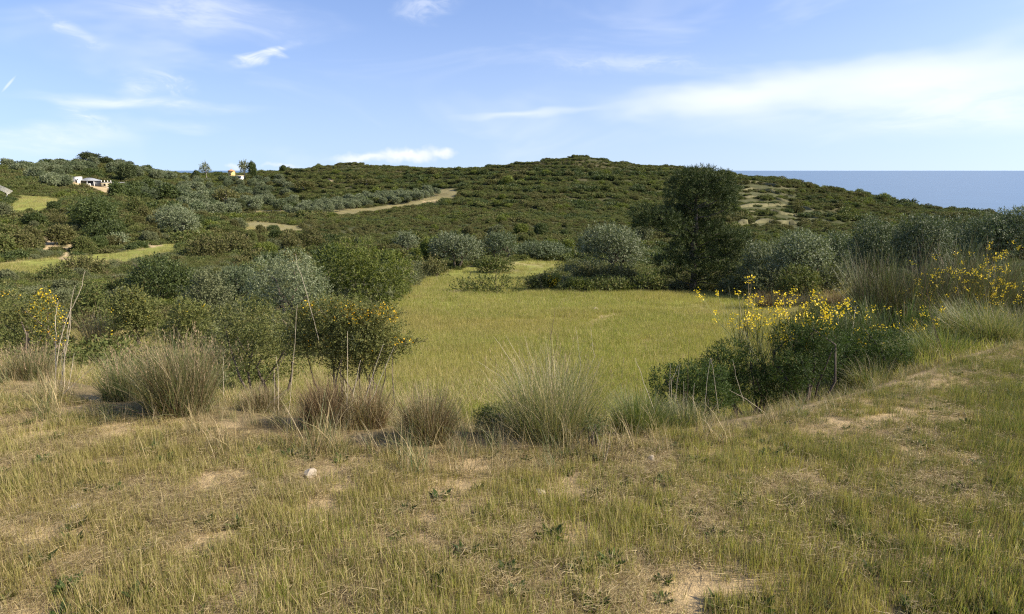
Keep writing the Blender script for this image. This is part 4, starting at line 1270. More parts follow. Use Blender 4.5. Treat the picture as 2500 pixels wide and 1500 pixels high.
# ---- brooms: bundles of green rods with yellow flowers
def broom(label, u, Y, vtop, wpx, seed, n=1500, mats=('broom',), nfl=0, per=7, fsz=0.022, ftop=None, spread=0.7, bw=0.006, base=0.10, name='broom_bush', lean=(0, 0), grp=None, fmode='tip'):
    rng = np.random.default_rng(seed)
    w, h = size(u, Y, vtop, wpx)
    g = Geo()
    # main stems fork into rods
    ns = max(8, n // 60)
    a = rng.random(ns) * 6.283; o = spread * np.sqrt(rng.random(ns))
    SD = unit(np.stack([np.cos(a) * o * w / h + lean[0], np.sin(a) * o * w / h + lean[1], np.ones(ns)], 1))
    SB = np.stack([np.cos(a) * base * w, np.sin(a) * base * w, np.full(ns, -0.05)], 1)
    SL = h * (0.55 + 0.25 * rng.random(ns))
    gs = Geo()
    for i in range(ns):
        gs.add(*limb(SB[i], SB[i] + SD[i] * SL[i], 0.004 + 0.002 * h, 0.002, rng, 0.08, 5, 5))
    k = rng.integers(ns, size=n); t = 0.25 + 0.75 * rng.random(n)
    P = SB[k] + SD[k] * (SL[k] * t)[:, None] + rng.normal(size=(n, 3)) * 0.03 * w
    D = unit(SD[k] + rng.normal(size=(n, 3)) * 0.38 + np.array([0, 0, 0.35]))
    ln = h * (0.18 + 0.24 * rng.random(n))
    mi = rng.integers(len(mats), size=n)
    tips = np.zeros((n, 3))
    for j in range(len(mats)):
        s = mi == j
        V, Q, T = blades(P[s], D[s], ln[s], bw * (0.7 + 0.6 * rng.random(s.sum())), 0.12 * rng.random(s.sum()), rng, 2, tipw=0.5)
        g.add(V, Q, j); tips[s] = T
    parts = [('rods', g.mesh('rods', [M[m] for m in mats])), ('stems', gs.mesh('stems', [M['twig']], smooth=True))]
    if nfl:
        sc = tips[:, 2] + 0.35 * h * rng.random(n) if fmode == 'tip' else rng.random(n) + (tips[:, 0] > 0) * 0.2 + (tips[:, 1] < 0) * 0.3
        order = np.argsort(-sc)[:nfl * 2]
        sel = rng.choice(order, size=nfl, replace=False)
        P2 = np.repeat(tips[sel] - D[sel] * 0.04, per, 0) + rng.normal(size=(nfl * per, 3)) * fsz * 1.15
        gf = Geo(); gf.add(*leaves(P2, rng.normal(size=(nfl * per, 3)), fsz * (0.7 + 0.6 * rng.random(nfl * per)), fsz * 0.8, rng))
        parts.append(('flowers', gf.mesh('flowers', [M['yellow']])))
    return thing(name, label, 'bush', u, Y, parts, group=grp)

broom('airy broom crowned with bright yellow flowers beside the field', 1885, 7.6, 700, 190, 101, n=800, nfl=95, per=14, fsz=0.023, spread=0.75)
broom('large greenish brown broom bush sprinkled with yellow behind the right bank', 2165, 11.5, 600, 230, 102, n=4200, mats=('broom', 'broombrown', 'broombrown'), nfl=80, per=11, fsz=0.023, spread=0.75, fmode='all')
broom('upright broom flowering yellow in front of the forked trunk olive', 2335, 11.8, 588, 190, 103, n=3000, mats=('broom', 'broombrown'), nfl=110, per=11, fsz=0.023, spread=0.6, fmode='all')
broom('low broom with yellow flowers at the foot of the large broom', 2170, 9.8, 715, 170, 104, n=1600, mats=('broom', 'feather'), nfl=60, per=11, fsz=0.021, spread=0.8, fmode='all')
broom('brown twiggy bush at the right edge under the forked trunk olive', 2490, 13.5, 625, 120, 105, n=1500, mats=('broombrown', 'broom'), spread=0.8)
broom('sparse yellow flowered broom between the low broom and the dark bank bush', 2060, 9.2, 745, 110, 106, n=900, mats=('broom', 'feather'), nfl=40, fsz=0.024, spread=0.8, fmode='all')

# ---- dark feathery bushes on the bank edge
bush('dark feathery green bush spilling over the bank below the field', 1690, 6.3, 880, 170, 'feather', 111, lr=0.34, dens=1.5, fine=1.15, nl=9, lobes_px=[(1620, 930, 46, 34), (1670, 915, 50, 34), (1720, 925, 48, 38), (1640, 965, 55, 32), (1720, 970, 60, 34), (1770, 985, 45, 28)])
bush('taller dark feathery bush beside the flower crowned broom', 1770, 7.0, 843, 165, 'feather', 112, lr=0.34, dens=1.5, nl=9, lobes_px=[(1735, 872, 40, 28), (1775, 862, 40, 24), (1815, 885, 36, 30), (1750, 910, 55, 36), (1810, 930, 50, 40), (1775, 960, 60, 35)])
bush('dense dark green bush filling the hollow below the yellow broom', 1950, 6.9, 790, 190, 'feather', 113, lr=0.34, dens=1.5, nl=10, lobes_px=[(1915, 830, 42, 34), (1960, 815, 44, 34), (2005, 830, 40, 34), (1900, 890, 46, 44), (1960, 890, 55, 48), (2015, 890, 42, 44), (1930, 950, 60, 40), (1885, 965, 46, 34)])
bush('feathery green bush under the low broom on the right bank', 2100, 8.0, 805, 190, 'feather', 114, lr=0.34, dens=1.5, nl=10, lobes_px=[(2040, 860, 44, 36), (2095, 840, 46, 34), (2150, 845, 44, 38), (2070, 905, 50, 34), (2130, 900, 55, 38), (2185, 885, 36, 36)])
bush('shaded dark bush behind the tall arching grass on the right', 2270, 9.8, 745, 150, 'feather', 115, lr=0.3, nl=9)
bush('small grey green bush between brown tussock and pale tussock', 1200, 5.35, 990, 110, 'feather', 116, lr=0.25, nl=6)
bush('tiny dark spiky tuft on the bank edge', 1446, 4.55, 1060, 50, 'lentisk', 117, lr=0.14, nl=4, fine=1.6, cat='plant', name='spiky_tuft')

# ---- grass tussocks along the bank edge
def tussock(label, u, Y, vtop, wpx, seed, n, mats, seeds=0.0, bw=0.0050, droop=(0.1, 0.55), spread=0.5, baser=0.22, lean=(0, 0), seg=3, group='grass tussocks along the bank edge'):
    rng = np.random.default_rng(seed)
    w, h = size(u, Y, vtop, wpx)
    sp = spread * w / max(h, 0.1)
    me, sd = tussock_mesh(rng, w, h * 1.03, n, [M[m] for m in mats], bw=bw, droop=droop, spread=sp, baser=baser, seeds=seeds, seedmat=M['seed'], seg=seg, lean=lean)
    return thing('grass_tussock', label, 'grass', u, Y, [('blades', me), ('seed_heads', sd)], group=group)

TG, TB, TD = 'tussock', 'tussock_brown', 'tussock_green'
tussock('big rounded tussock with straw pink tops', 440, 5.45, 800, 190, 121, 3600, [TG, TG, TD, TB], seeds=0.22, spread=0.42)
tussock('small dark green tussock at the foot of the big rounded tussock', 300, 5.9, 850, 100, 122, 1500, [TD, TG], seeds=0.25, spread=0.45)
tussock('rust brown tussock under the orange flowered bush', 795, 5.15, 905, 125, 123, 2300, [TB, TB], spread=0.45, bw=0.0045)
tussock('second rust brown tussock behind the fan of dead stalks', 900, 5.20, 915, 110, 124, 1700, [TB, TB, TG], spread=0.5, bw=0.0045)
tussock('straw topped tussock with dark brown base at the bank centre', 1045, 4.75, 925, 135, 125, 2200, [TB, TG], spread=0.62, droop=(0.1, .45))
tussock('wide pale green tussock with tall stems at the bank centre', 1345, 4.90, 820, 250, 126, 2300, [TG, TD, TG], seeds=0.12, spread=0.66, droop=(0.05, 0.6), bw=0.0042)
tussock('dark dry tussock between the big tussock and the rust brown one', 640, 5.8, 925, 110, 127, 1500, [TB, TG], spread=0.45)
tussock('tawny grass tuft below the orange flowered bush at the left edge', 75, 6.9, 830, 120, 128, 1600, [TB, TG, TD], seeds=0.3, spread=0.5)
tussock('fresh green grass tuft right of the wide pale tussock', 1560, 5.00, 935, 150, 129, 2000, [TD, 'g_deep'], spread=0.6, droop=(.1, .7))
tussock('green arching grass at the foot of the feathery bushes', 1665, 5.20, 955, 130, 130, 1200, [TD, TG], spread=0.6)
tussock('tall arching green grass leaning over the right bank', 2390, 9.3, 715, 200, 131, 4200, [TD, TD, TG], spread=0.5, lean=(-0.25, -0.1), droop=(.2, .8), bw=0.007)
tussock('second arching green grass clump lower on the right bank', 2290, 8.6, 770, 170, 132, 2600, [TD, 'g_deep'], spread=0.6, lean=(-0.25, -0.1), droop=(.2, .8), bw=0.006)
tussock('arching grass tuft hanging over the feathery bush on the right', 2130, 7.6, 850, 150, 133, 1500, [TD, TG], spread=0.6, lean=(-0.1, -0.1), droop=(.2, .9))
tussock('dense green grass at the right edge of the bank', 2495, 9.6, 735, 150, 134, 2600, [TD, TG], spread=0.6, bw=0.007)
tussock('tall green grass behind the second arching clump', 2350, 10.2, 700, 160, 141, 2600, [TD, TG, 'g_deep'], spread=0.6, lean=(-0.2, 0), droop=(.2, .8), bw=0.007)
tussock('rank green grass between the feathery bush and the arching clumps', 2215, 8.3, 800, 150, 142, 1900, [TD, 'g_deep'], spread=0.65, lean=(-0.1, 0), droop=(.2, .8), bw=0.006)
tussock('tangle of tall green grass nearest the right edge', 2465, 9.0, 770, 150, 143, 2400, [TD, TG], spread=0.6, lean=(-0.15, 0), droop=(.2, .8), bw=0.006)
tussock('dry brown tussock beside the small left field', 245, 19, 745, 85, 135, 900, [TB, TG], spread=0.5, bw=0.012, group='dry tussocks around the fields')
tussock('straw tussock at the near end of the dividing hedge', 1115, 43.5, 705, 60, 136, 900, [TG, TB], spread=0.5, bw=0.03, group='dry tussocks around the fields')
tussock('rusty tussock in the brown grass below the dark olives', 2040, 25, 700, 60, 137, 900, [TB, TB], spread=0.5, bw=0.016, group='dry tussocks around the fields')
tussock('long rusty grass at the field corner below the olives', 1960, 30, 705, 110, 138, 1100, [TB, TB, TG], spread=0.6, bw=0.02, group='dry tussocks around the fields')
tussock('rusty grass clump under the dark olive above the dry grass', 1880, 33, 700, 80, 139, 900, [TB, TB], spread=0.6, bw=0.02, group='dry tussocks around the fields')

# ---- dead stalks
def stalks(label, u0, Y, paths, r=0.0035, mat='stalk', group='dead stalks on the bank'):
    """paths: list of photo-pixel polylines drawn at distance Y, each one stem of the plant"""
    x0, y0, z0 = spot(u0, Y)
    rng = np.random.default_rng(int(u0 * 7 + Y))
    parts = []
    for pl in paths:
        dy = rng.normal() * 0.008
        pts = []
        for i, (u, v) in enumerate(pl):
            d = ray(u, v)
            pts.append((d[0] / d[1] * Y - x0, dy * i, d[2] / d[1] * Y - z0))
        pts = np.array(pts)
        tt = np.linspace(0, len(pts) - 1, max(5, 3 * len(pts)))
        pp = np.stack([np.interp(tt, range(len(pts)), pts[:, k]) for k in range(3)], 1)
        pp[1:-1] += rng.normal(size=(len(pp) - 2, 3)) * 0.003
        V, Q = tube(pp, np.linspace(r * 0.78, r * 0.36, len(pp)), 5)
        g = Geo(); g.add(V, Q)
        parts.append(('stem', g.mesh('stem', [M[mat]], smooth=True)))
    return thing('dry_stalk', label, 'plant', u0, Y, parts, group=group)

stalks('tall bleached forked stalks left of the big tussock', 165, 6.2,
       [[(133, 950), (140, 850), (162, 770), (178, 735), (190, 705), (197, 665)], [(150, 950), (160, 860), (172, 790), (179, 735), (192, 695)], [(157, 955), (158, 880), (176, 790), (180, 730)],
        [(148, 950), (152, 890), (158, 835)], [(166, 950), (177, 895), (184, 862)], [(134, 945), (136, 820), (133, 770), (140, 735)]], r=0.0048)
stalks('fan of pale dead stalks in front of the orange flowered bush', 855, 5.15,
       [[(849, 1060), (850, 950), (850, 808)], [(853, 1060), (863, 960), (880, 880)], [(858, 1060), (895, 960), (936, 840)], [(860, 1062), (915, 960), (963, 845)], [(851, 1058), (846, 985), (839, 930)], [(866, 1075), (876, 1020)]], r=0.0042)
stalks('long thin leaning stalk rising above the silver olive', 775, 6.6, [[(778, 830), (765, 775), (745, 700), (726, 650), (722, 620)]], r=0.0032)
stalks('thin upright stalks left of the fan of dead stalks', 700, 5.6, [[(700, 1060), (708, 960), (715, 860), (722, 745)], [(672, 1060), (668, 900)], [(680, 1062), (676, 900), (672, 870)], [(625, 1040), (660, 985), (700, 950)], [(628, 1048), (680, 1000), (712, 978)]], r=0.0030)
stalks('forked dead stem standing in the wide pale tussock', 1345, 5.1, [[(1350, 1000), (1347, 900), (1344, 830), (1342, 785)], [(1347, 900), (1355, 850), (1360, 820), (1352, 800)], [(1343, 830), (1352, 780), (1356, 752)]], r=0.0030, mat='stalk_dark')
stalks('tall slim stems leaning out of the wide pale tussock', 1300, 5.0, [[(1320, 1050), (1260, 900), (1205, 820)], [(1330, 1040), (1280, 900), (1235, 820)], [(1380, 1040), (1420, 900), (1405, 800)], [(1390, 1040), (1450, 870), (1442, 800)], [(1310, 1050), (1225, 920), (1165, 880)], [(1400, 1040), (1470, 870)]], r=0.0022)
stalks('dark upright stalk in front of the feathery bushes', 1681, 5.6, [[(1676, 1010), (1680, 920), (1683, 825)]], r=0.0030, mat='stalk_dark')
stalks('cluster of short bleached stalks below the feathery bushes', 1650, 5.35, [[(1632, 1010), (1637, 890)], [(1645, 1010), (1652, 950), (1662, 890)], [(1670, 1010), (1668, 930)], [(1690, 1010), (1695, 935)], [(1660, 1015), (1650, 960)], [(1635, 1015), (1642, 930), (1658, 890)], [(1700, 1005), (1690, 965)], [(1720, 1010), (1725, 940), (1735, 875)]], r=0.0034)
stalks('long leaning stalk right of the wide pale tussock', 1610, 5.0, [[(1625, 1075), (1590, 985), (1560, 900), (1548, 870)]], r=0.0034)
stalks('two thin stalks against the dark hollow bush', 1810, 5.9, [[(1816, 980), (1800, 930), (1788, 878)], [(1755, 1010), (1740, 900), (1735, 875)], [(1870, 1010), (1820, 975), (1783, 955)]], r=0.0030)
stalks('fallen pale stalk lying on the bank in front of the big tussock', 700, 4.9, [[(640, 1068), (690, 1066), (745, 1066)]], r=0.0045)
stalks('thin upright stalk right of the big tussock', 545, 5.6, [[(545, 965), (545, 910), (544, 870)]], r=0.0035)
stalks('long bent stalk lying across the bank left of the big tussock', 190, 5.6, [[(155, 962), (190, 930), (230, 895)]], r=0.0035)
stalks('slender stalks leaning over the arching grass', 2290, 8.0, [[(2300, 855), (2280, 800), (2262, 700), (2255, 660)], [(2290, 850), (2275, 760)]], r=0.0040, mat='stalk_dark')

# ------------------------------------------------------------------ shrubs repeated over the slopes
def copy_thing(src_parts, name, label, cat, loc, rotz, scale, group):
    e = bpy.data.objects.new(name, None); COL.objects.link(e)
    e.location = loc; e.rotation_euler = (0, 0, rotz); e.scale = scale
    tag(e, label, cat, group)
    for pn, me in src_parts:
        c = bpy.data.objects.new(pn, me); COL.objects.link(c); c.parent = e
    return e

def build_mid_shrubs():
    rng = np.random.default_rng(61)
    kinds = {}
    for mat, n in (('maquis', 3), ('heath', 3), ('lentisk', 2), ('grey', 2), ('oak', 1), ('thorn', 1)):
        kinds[mat] = []
        for i in range(n):
            f, s = shrub_meshes(rng, 1.0, 0.85, M[mat], nl=7, dens=320, per=6, tl=0.13, ll=0.070, lw=0.030, stems=6, rt=0.012)
            kinds[mat].append([('foliage', f), ('stems', s)])
    # (photo polygon, nearest, farthest, how many, kind weights, size range, group, label by kind)
    areas = [
        ([(-20, 690), (0, 530), (420, 500), (620, 530), (640, 600), (480, 600), (440, 590), (0, 640)], 62, 135, 70, (('maquis', 3), ('heath', 4), ('lentisk', 2), ('grey', 1)), (1.4, 3.2), 'bushes on the left slope above the grass strip',
         'on the left slope above the narrow grass strip'),
        ([(-20, 800), (0, 660), (440, 620), (620, 620), (640, 760), (300, 790)], 20, 60, 55, (('maquis', 3), ('heath', 2), ('lentisk', 1), ('grey', 2), ('thorn', 2)), (0.8, 1.5), 'bushes below the grass strip on the left',
         'in the left thicket below the narrow grass strip'),
        ([(600, 700), (620, 580), (760, 560), (1010, 570), (1000, 640), (800, 620), (760, 700)], 45, 125, 45, (('maquis', 4), ('heath', 3), ('lentisk', 2), ('oak', 1), ('grey', 1)), (1.4, 3.0), 'bushes in the valley behind the light green mass',
         'in the valley scrub behind the light green mass'),
        ([(1010, 640), (1020, 560), (1800, 560), (1830, 640), (1600, 640)], 86, 150, 55, (('maquis', 4), ('lentisk', 3), ('heath', 2), ('oak', 2), ('grey', 2)), (1.8, 4.0), 'bushes at the foot of the hill behind the field',
         'at the foot of the hill behind the field'),
        ([(1780, 700), (1790, 600), (2120, 560), (2520, 540), (2520, 640), (2100, 690)], 46, 130, 40, (('maquis', 4), ('lentisk', 2), ('grey', 3), ('heath', 1)), (1.6, 3.4), 'bushes behind the seaward olive row',
         'behind the seaward row of olive trees'),
    ]
    look = {'maquis': 'olive green leafy bush', 'heath': 'brownish heath bush', 'lentisk': 'dark glossy green bush', 'grey': 'grey green bush', 'oak': 'bright green bush', 'thorn': 'yellowish thorny bush'}
    total = 0
    for poly, a, b, cnt, wts, (s0, s1), group, where in areas:
        names = [k for k, w in wts]; p = np.array([w for k, w in wts], float); p /= p.sum()
        n = cnt * 60
        s = rng.uniform(-0.95, 0.95, n); y = rng.uniform(a, b, n); x = s * y
        z = ground_z(x, y); u, v = project(x, y, z)
        ok = inpoly(u, v, poly) & ~zone(x, y, z, FIELDS + DRY + SAND)
        placed = []
        for i in np.nonzero(ok)[0]:
            if len(placed) >= cnt: break
            if any((x[i] - q[0]) ** 2 + (y[i] - q[1]) ** 2 < (s0 * 0.85) ** 2 for q in placed): continue
            placed.append((x[i], y[i]))
            k = names[rng.choice(len(names), p=p)]
            sc = s0 + (s1 - s0) * rng.random() ** 1.6
            sz = sc * (0.75 + 0.4 * rng.random())
            copy_thing(kinds[k][rng.integers(len(kinds[k]))], 'bush', look[k] + ' ' + where, 'bush', (x[i], y[i], z[i] - 0.1), rng.random() * 6.28, (sc, sc, sz), group + ', ' + look[k])
            total += 1
    print('mid shrubs', total)

build_mid_shrubs()


# ------------------------------------------------------------------ far trees: one mesh each
def far_tree_mesh(rng, mat, trunk_mat, w=1.0, h=1.0, trunk=0.25, nl=10, n=420, ll=0.10, lw=0.05, name='far_tree', shell=(0.7, 1.05), rmin=.22, rmax=.36):
    ch = h * (1 - trunk)
    lob = [((c[0], c[1], c[2] + trunk * h), r) for c, r in random_lobes(rng, nl, w, w, ch, base=0.0, rmin=rmin, rmax=rmax)]
    g = Geo(); g.add(*spray(lob, n / 3.0, 3, ll * 0.8, ll, lw, rng, up=0.3, shell=shell, bottom=-0.8), 0)
    g.add(*limb((0, 0, -0.1), (0.03, 0, trunk * h + ch * 0.3), 0.035, 0.022, rng, 0.05, 4, 6), 1)
    for c, r in lob[:5]:
        g.add(*limb((0.02, 0, trunk * h + ch * 0.1), c, 0.018, 0.008, rng, 0.05, 3, 4), 1)
    return g.mesh(name, [M[mat], M[trunk_mat]])

def build_far_trees():
    rng = np.random.default_rng(71)
    OL = [far_tree_mesh(rng, 'olive', 'bark', trunk=0.2, ll=0.085, lw=0.040, n=520) for _ in range(5)]
    OD = [far_tree_mesh(rng, 'olive_dark', 'bark', trunk=0.12, ll=0.085, lw=0.040, n=520) for _ in range(3)]
    LE = [far_tree_mesh(rng, 'lentisk', 'bark', trunk=0.08, n=520) for _ in range(3)]
    PI = [far_tree_mesh(rng, 'farpine', 'bark', trunk=0.12, nl=9, n=620, ll=0.09, lw=0.035) for _ in range(3)]
    EU = [far_tree_mesh(rng, 'grey', 'bark_pale', trunk=0.30, nl=9, n=190, ll=0.09, lw=0.04, shell=(0.3, 1.05), rmin=.2, rmax=.32) for _ in range(2)]
    HE = [far_tree_mesh(rng, 'heath', 'bark_pale', trunk=0.18, nl=9, n=420, ll=0.08, lw=0.035) for _ in range(2)]

    def put(me, name, label, u, Y, vtop, wpx, group=None, cat='tree'):
        w, h = size(u, Y, vtop, wpx)
        h = max(h, 1.2)
        x, y, z = spot(u, Y)
        o = link(name, me, loc=(x, y, z - 0.1), scale=(w, w, h), rotz=rng.random() * 6.28)
        tag(o, label, cat, group)

    put(PI[0], 'pine_tree', 'tallest dark pine crowning the wooded knoll on the left', 222, 392, 372, 52)
    put(PI[1], 'pine_tree', 'ragged dark pine just right of the tallest knoll pine', 258, 390, 383, 34)
    put(PI[2], 'pine_tree', 'dark pine low in front of the knoll right of the houses', 312, 330, 400, 50)
    put(LE[0], 'tree', 'dense dark green tree left of the knoll top', 118, 372, 390, 44)
    put(HE[0], 'tree', 'brownish tree on the left shoulder of the knoll', 62, 350, 402, 30)
    put(OD[0], 'olive_tree', 'dark olive between the brownish tree and the dense green tree', 88, 355, 400, 32)
    put(LE[1], 'tree', 'round dark tree alone on the right shoulder of the knoll', 358, 400, 403, 30)
    put(PI[1], 'pine_tree', 'dark pine above the white farm buildings', 150, 320, 418, 56)
    put(PI[0], 'pine_tree', 'flat dark pine on the skyline left of the tallest knoll pine', 148, 395, 388, 30)
    put(EU[0], 'eucalyptus_tree', 'airy eucalyptus alone on the ridge left of the yellow house', 503, 455, 392, 30)
    put(EU[1], 'eucalyptus_tree', 'airy eucalyptus just right of the yellow house', 597, 455, 388, 32)
    put(LE[2], 'tree', 'dense dark tree beside the right eucalyptus on the ridge', 618, 455, 396, 20)
    put(LE[0], 'tree', 'small round dark tree alone on the ridge skyline', 692, 480, 404, 18)
    put(LE[1], 'tree', 'low dark tree at the foot of the lone eucalyptus', 480, 440, 416, 22)
    put(HE[0], 'eucalyptus_tree', 'brownish eucalyptus above the olive grove, left one', 742, 372, 440, 66)
    put(HE[1], 'eucalyptus_tree', 'brownish eucalyptus with pale trunk above the olive grove, right one', 897, 380, 434, 60)
    put(HE[1], 'tree', 'brown green tree in the olive valley below the yellow house', 555, 262, 458, 60)
    put(LE[2], 'tree', 'dark green tree in the valley left of the brown green one', 410, 235, 452, 62)
    put(PI[2], 'pine_tree', 'slim dark tree beside the small white hut', 588, 245, 485, 26)
    put(LE[1], 'tree', 'dark bush tree below the sandy cut of the farm', 345, 215, 468, 50)
    put(OL[0], 'olive_tree', 'pale olive on the slope in front of the farm', 305, 225, 460, 40)
    # olive grove in rows below the hill
    c, s_ = math.cos(0.5), math.sin(0.5)
    cnt = 0
    poly = [(700, 520), (740, 508), (860, 488), (1000, 472), (1050, 470), (1080, 480), (1000, 498), (880, 510), (760, 530), (705, 532)]
    for i in range(-60, 60):
        for j in range(-60, 60):
            gx = i * 6.2 + rng.normal() * 0.7; gy = j * 5.4 + rng.normal() * 0.7
            x = -80 + gx * c - gy * s_; y = 320 + gx * s_ + gy * c
            if y < 235 or y > 430 or cnt > 130: continue
            z = gz(x, y); u, v = project(x, y, z)
            if not inpoly(np.array([u]), np.array([v]), poly)[0]: continue
            w = 3.5 + rng.random() * 1.2; h = 3.2 + rng.random() * 0.9
            o = link('olive_tree', OL[rng.integers(5)], loc=(x, y, z - 0.1), scale=(w, w, h), rotz=rng.random() * 6.28)
            tag(o, 'small round silvery olive in the tidy grove on pale ground below the hill', 'tree', 'olive trees of the grove on pale ground')
            cnt += 1
    print('grove', cnt)
    # looser olives
    def loose(poly, a, b, n, sp, protos, w0, h0, label, group, name='olive_tree'):
        placed = []
        m = n * 80
        s = rng.uniform(-0.95, 0.2, m); y = rng.uniform(a, b, m); x = s * y
        z = ground_z(x, y); u, v = project(x, y, z)
        ok = inpoly(u, v, poly) & ~zone(x, y, z, SAND)
        for i in np.nonzero(ok)[0]:
            if len(placed) >= n: break
            if any((x[i] - q[0]) ** 2 + (y[i] - q[1]) ** 2 < sp * sp for q in placed): continue
            placed.append((x[i], y[i]))
            w = w0 * (0.8 + 0.5 * rng.random()); h = h0 * (0.8 + 0.4 * rng.random())
            o = link(name, protos[rng.integers(len(protos))], loc=(x[i], y[i], z[i] - 0.1), scale=(w, w, h), rotz=rng.random() * 6.28)
            tag(o, label, 'tree', group)
        print(label, len(placed))
    loose([(430, 545), (450, 440), (520, 428), (700, 440), (720, 500), (690, 520), (560, 535)], 170, 440, 100, 5.0, OL + OD, 5.4, 4.4,
          'silvery olive in the loose valley grove below the yellow house', 'olive trees of the valley grove')
    loose([(0, 440), (20, 415), (120, 408), (250, 402), (330, 410), (430, 428), (440, 445), (350, 440), (250, 436), (160, 436), (60, 436)], 290, 415, 85, 5.2, OL + OD + OD, 6.0, 5.0,
          'grey green olive on the wooded knoll above the white farm', 'olive trees on the knoll')
    loose([(280, 495), (300, 462), (440, 440), (470, 470), (440, 500)], 160, 320, 28, 5.0, OD + LE, 5.5, 4.6,
          'dark olive between the farm and the lone slope olive', 'trees between farm and slope')
    loose([(60, 470), (80, 440), (165, 446), (165, 470)], 200, 330, 16, 5.0, OD + OL, 5.0, 4.2,
          'olive just left of the white farm buildings', 'trees left of the farm')

build_far_trees()


# ------------------------------------------------------------------ buildings
def box_mesh(name, x0, x1, y0, y1, z0, z1, mat):
    V = [(x0, y0, z0), (x1, y0, z0), (x1, y1, z0), (x0, y1, z0), (x0, y0, z1), (x1, y0, z1), (x1, y1, z1), (x0, y1, z1)]
    Q = [(0, 3, 2, 1), (4, 5, 6, 7), (0, 1, 5, 4), (1, 2, 6, 5), (2, 3, 7, 6), (3, 0, 4, 7)]
    return make_mesh(name, V, quads=Q, mats=[mat])

def hip_roof(name, x0, x1, y0, y1, z0, h, mat):
    w = min(x1 - x0, y1 - y0) / 2
    yc = (y0 + y1) / 2
    V = [(x0, y0, z0), (x1, y0, z0), (x1, y1, z0), (x0, y1, z0), (x0 + w, yc, z0 + h), (x1 - w, yc, z0 + h), (x0, y0, z0 - .12), (x1, y0, z0 - .12), (x1, y1, z0 - .12), (x0, y1, z0 - .12)]
    Q = [(0, 1, 5, 4), (2, 3, 4, 5), (6, 7, 1, 0), (7, 8, 2, 1), (8, 9, 3, 2), (9, 6, 0, 3), (9, 8, 7, 6)]
    return make_mesh(name, V, quads=Q, tris=[(1, 2, 5), (3, 0, 4)], mats=[mat])

M['white'] = plain_mat('whitewash', (0.78, 0.76, 0.70), 0.85, 0.08, 1.5)
M['ochre'] = plain_mat('ochre_plaster', (0.62, 0.44, 0.17), 0.85, 0.1, 1.5)
M['cream'] = plain_mat('cream_plaster', (0.62, 0.53, 0.36), 0.85, 0.12, 1.2)
M['slate'] = plain_mat('grey_roofing', (0.24, 0.25, 0.26), 0.7, 0.15, 2.0)
M['tile'] = plain_mat('clay_tile', (0.40, 0.20, 0.10), 0.85, 0.2, 4.0)
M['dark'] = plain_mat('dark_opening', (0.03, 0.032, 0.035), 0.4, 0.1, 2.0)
M['stone'] = plain_mat('pale_stone', (0.36, 0.30, 0.22), 0.9, 0.2, 5.0)
M['timber'] = plain_mat('bleached_timber', (0.60, 0.57, 0.50), 0.85, 0.15, 8.0)

def house(name, label, u, Y, spec, rotz=0.0, dz=0.0):
    x, y, z = spot(u, Y)
    e = bpy.data.objects.new(name, None); COL.objects.link(e)
    e.location = (x, y, z + dz); e.rotation_euler = (0, 0, rotz)
    tag(e, label, 'building')
    if name == 'farmhouse': e.scale = (0.78, 0.78, 0.78)
    last = None
    for it in spec:
        kind, pn = it[0], it[1]
        if kind == 'box':
            last = link(pn, box_mesh(pn, *it[2:8], M[it[8]]), parent=e)
        elif kind == 'sub':
            link(pn, box_mesh(pn, *it[2:8], M[it[8]]), parent=last)
        elif kind == 'roof':
            link(pn, hip_roof(pn, *it[2:8], M[it[8]]), parent=e)
    return e

house('farmhouse', 'white cubic farmhouse with two blocks at the foot of the wooded knoll', 184, 282, [
    ('box', 'wall', -2.3, -0.3, -2, 2.5, -2, 2.3, 'white'), ('sub', 'window', -1.7, -1.0, -2.05, -1.9, 0.7, 1.5, 'dark'),
    ('box', 'wall', 0.1, 2.6, -1.6, 2.5, -2, 2.9, 'white'), ('sub', 'door', 0.9, 1.7, -1.66, -1.5, -0.2, 1.6, 'dark'), ('sub', 'window', 2.0, 2.35, -1.66, -1.5, 1.2, 1.9, 'dark'),
    ('box', 'roof', -2.4, -0.2, -2.1, 2.6, 2.3, 2.42, 'slate'), ('box', 'roof', 0.0, 2.7, -1.7, 2.6, 2.9, 3.02, 'white'),
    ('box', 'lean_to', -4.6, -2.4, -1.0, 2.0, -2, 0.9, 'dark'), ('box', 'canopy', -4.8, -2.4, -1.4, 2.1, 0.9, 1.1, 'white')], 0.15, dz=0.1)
house('long_shed', 'low grey roofed shed beside the white cubic farmhouse', 218, 284, [
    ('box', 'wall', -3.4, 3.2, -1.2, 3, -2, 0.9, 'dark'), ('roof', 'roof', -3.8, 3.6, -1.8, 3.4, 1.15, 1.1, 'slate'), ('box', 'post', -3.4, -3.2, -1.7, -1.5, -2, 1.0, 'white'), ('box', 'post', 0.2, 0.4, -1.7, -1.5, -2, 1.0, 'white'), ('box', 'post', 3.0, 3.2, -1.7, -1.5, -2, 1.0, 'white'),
    ('box', 'front_wall', -2.0, 1.6, -1.75, -1.55, -2, -0.1, 'white')], 0.0, dz=0.7)
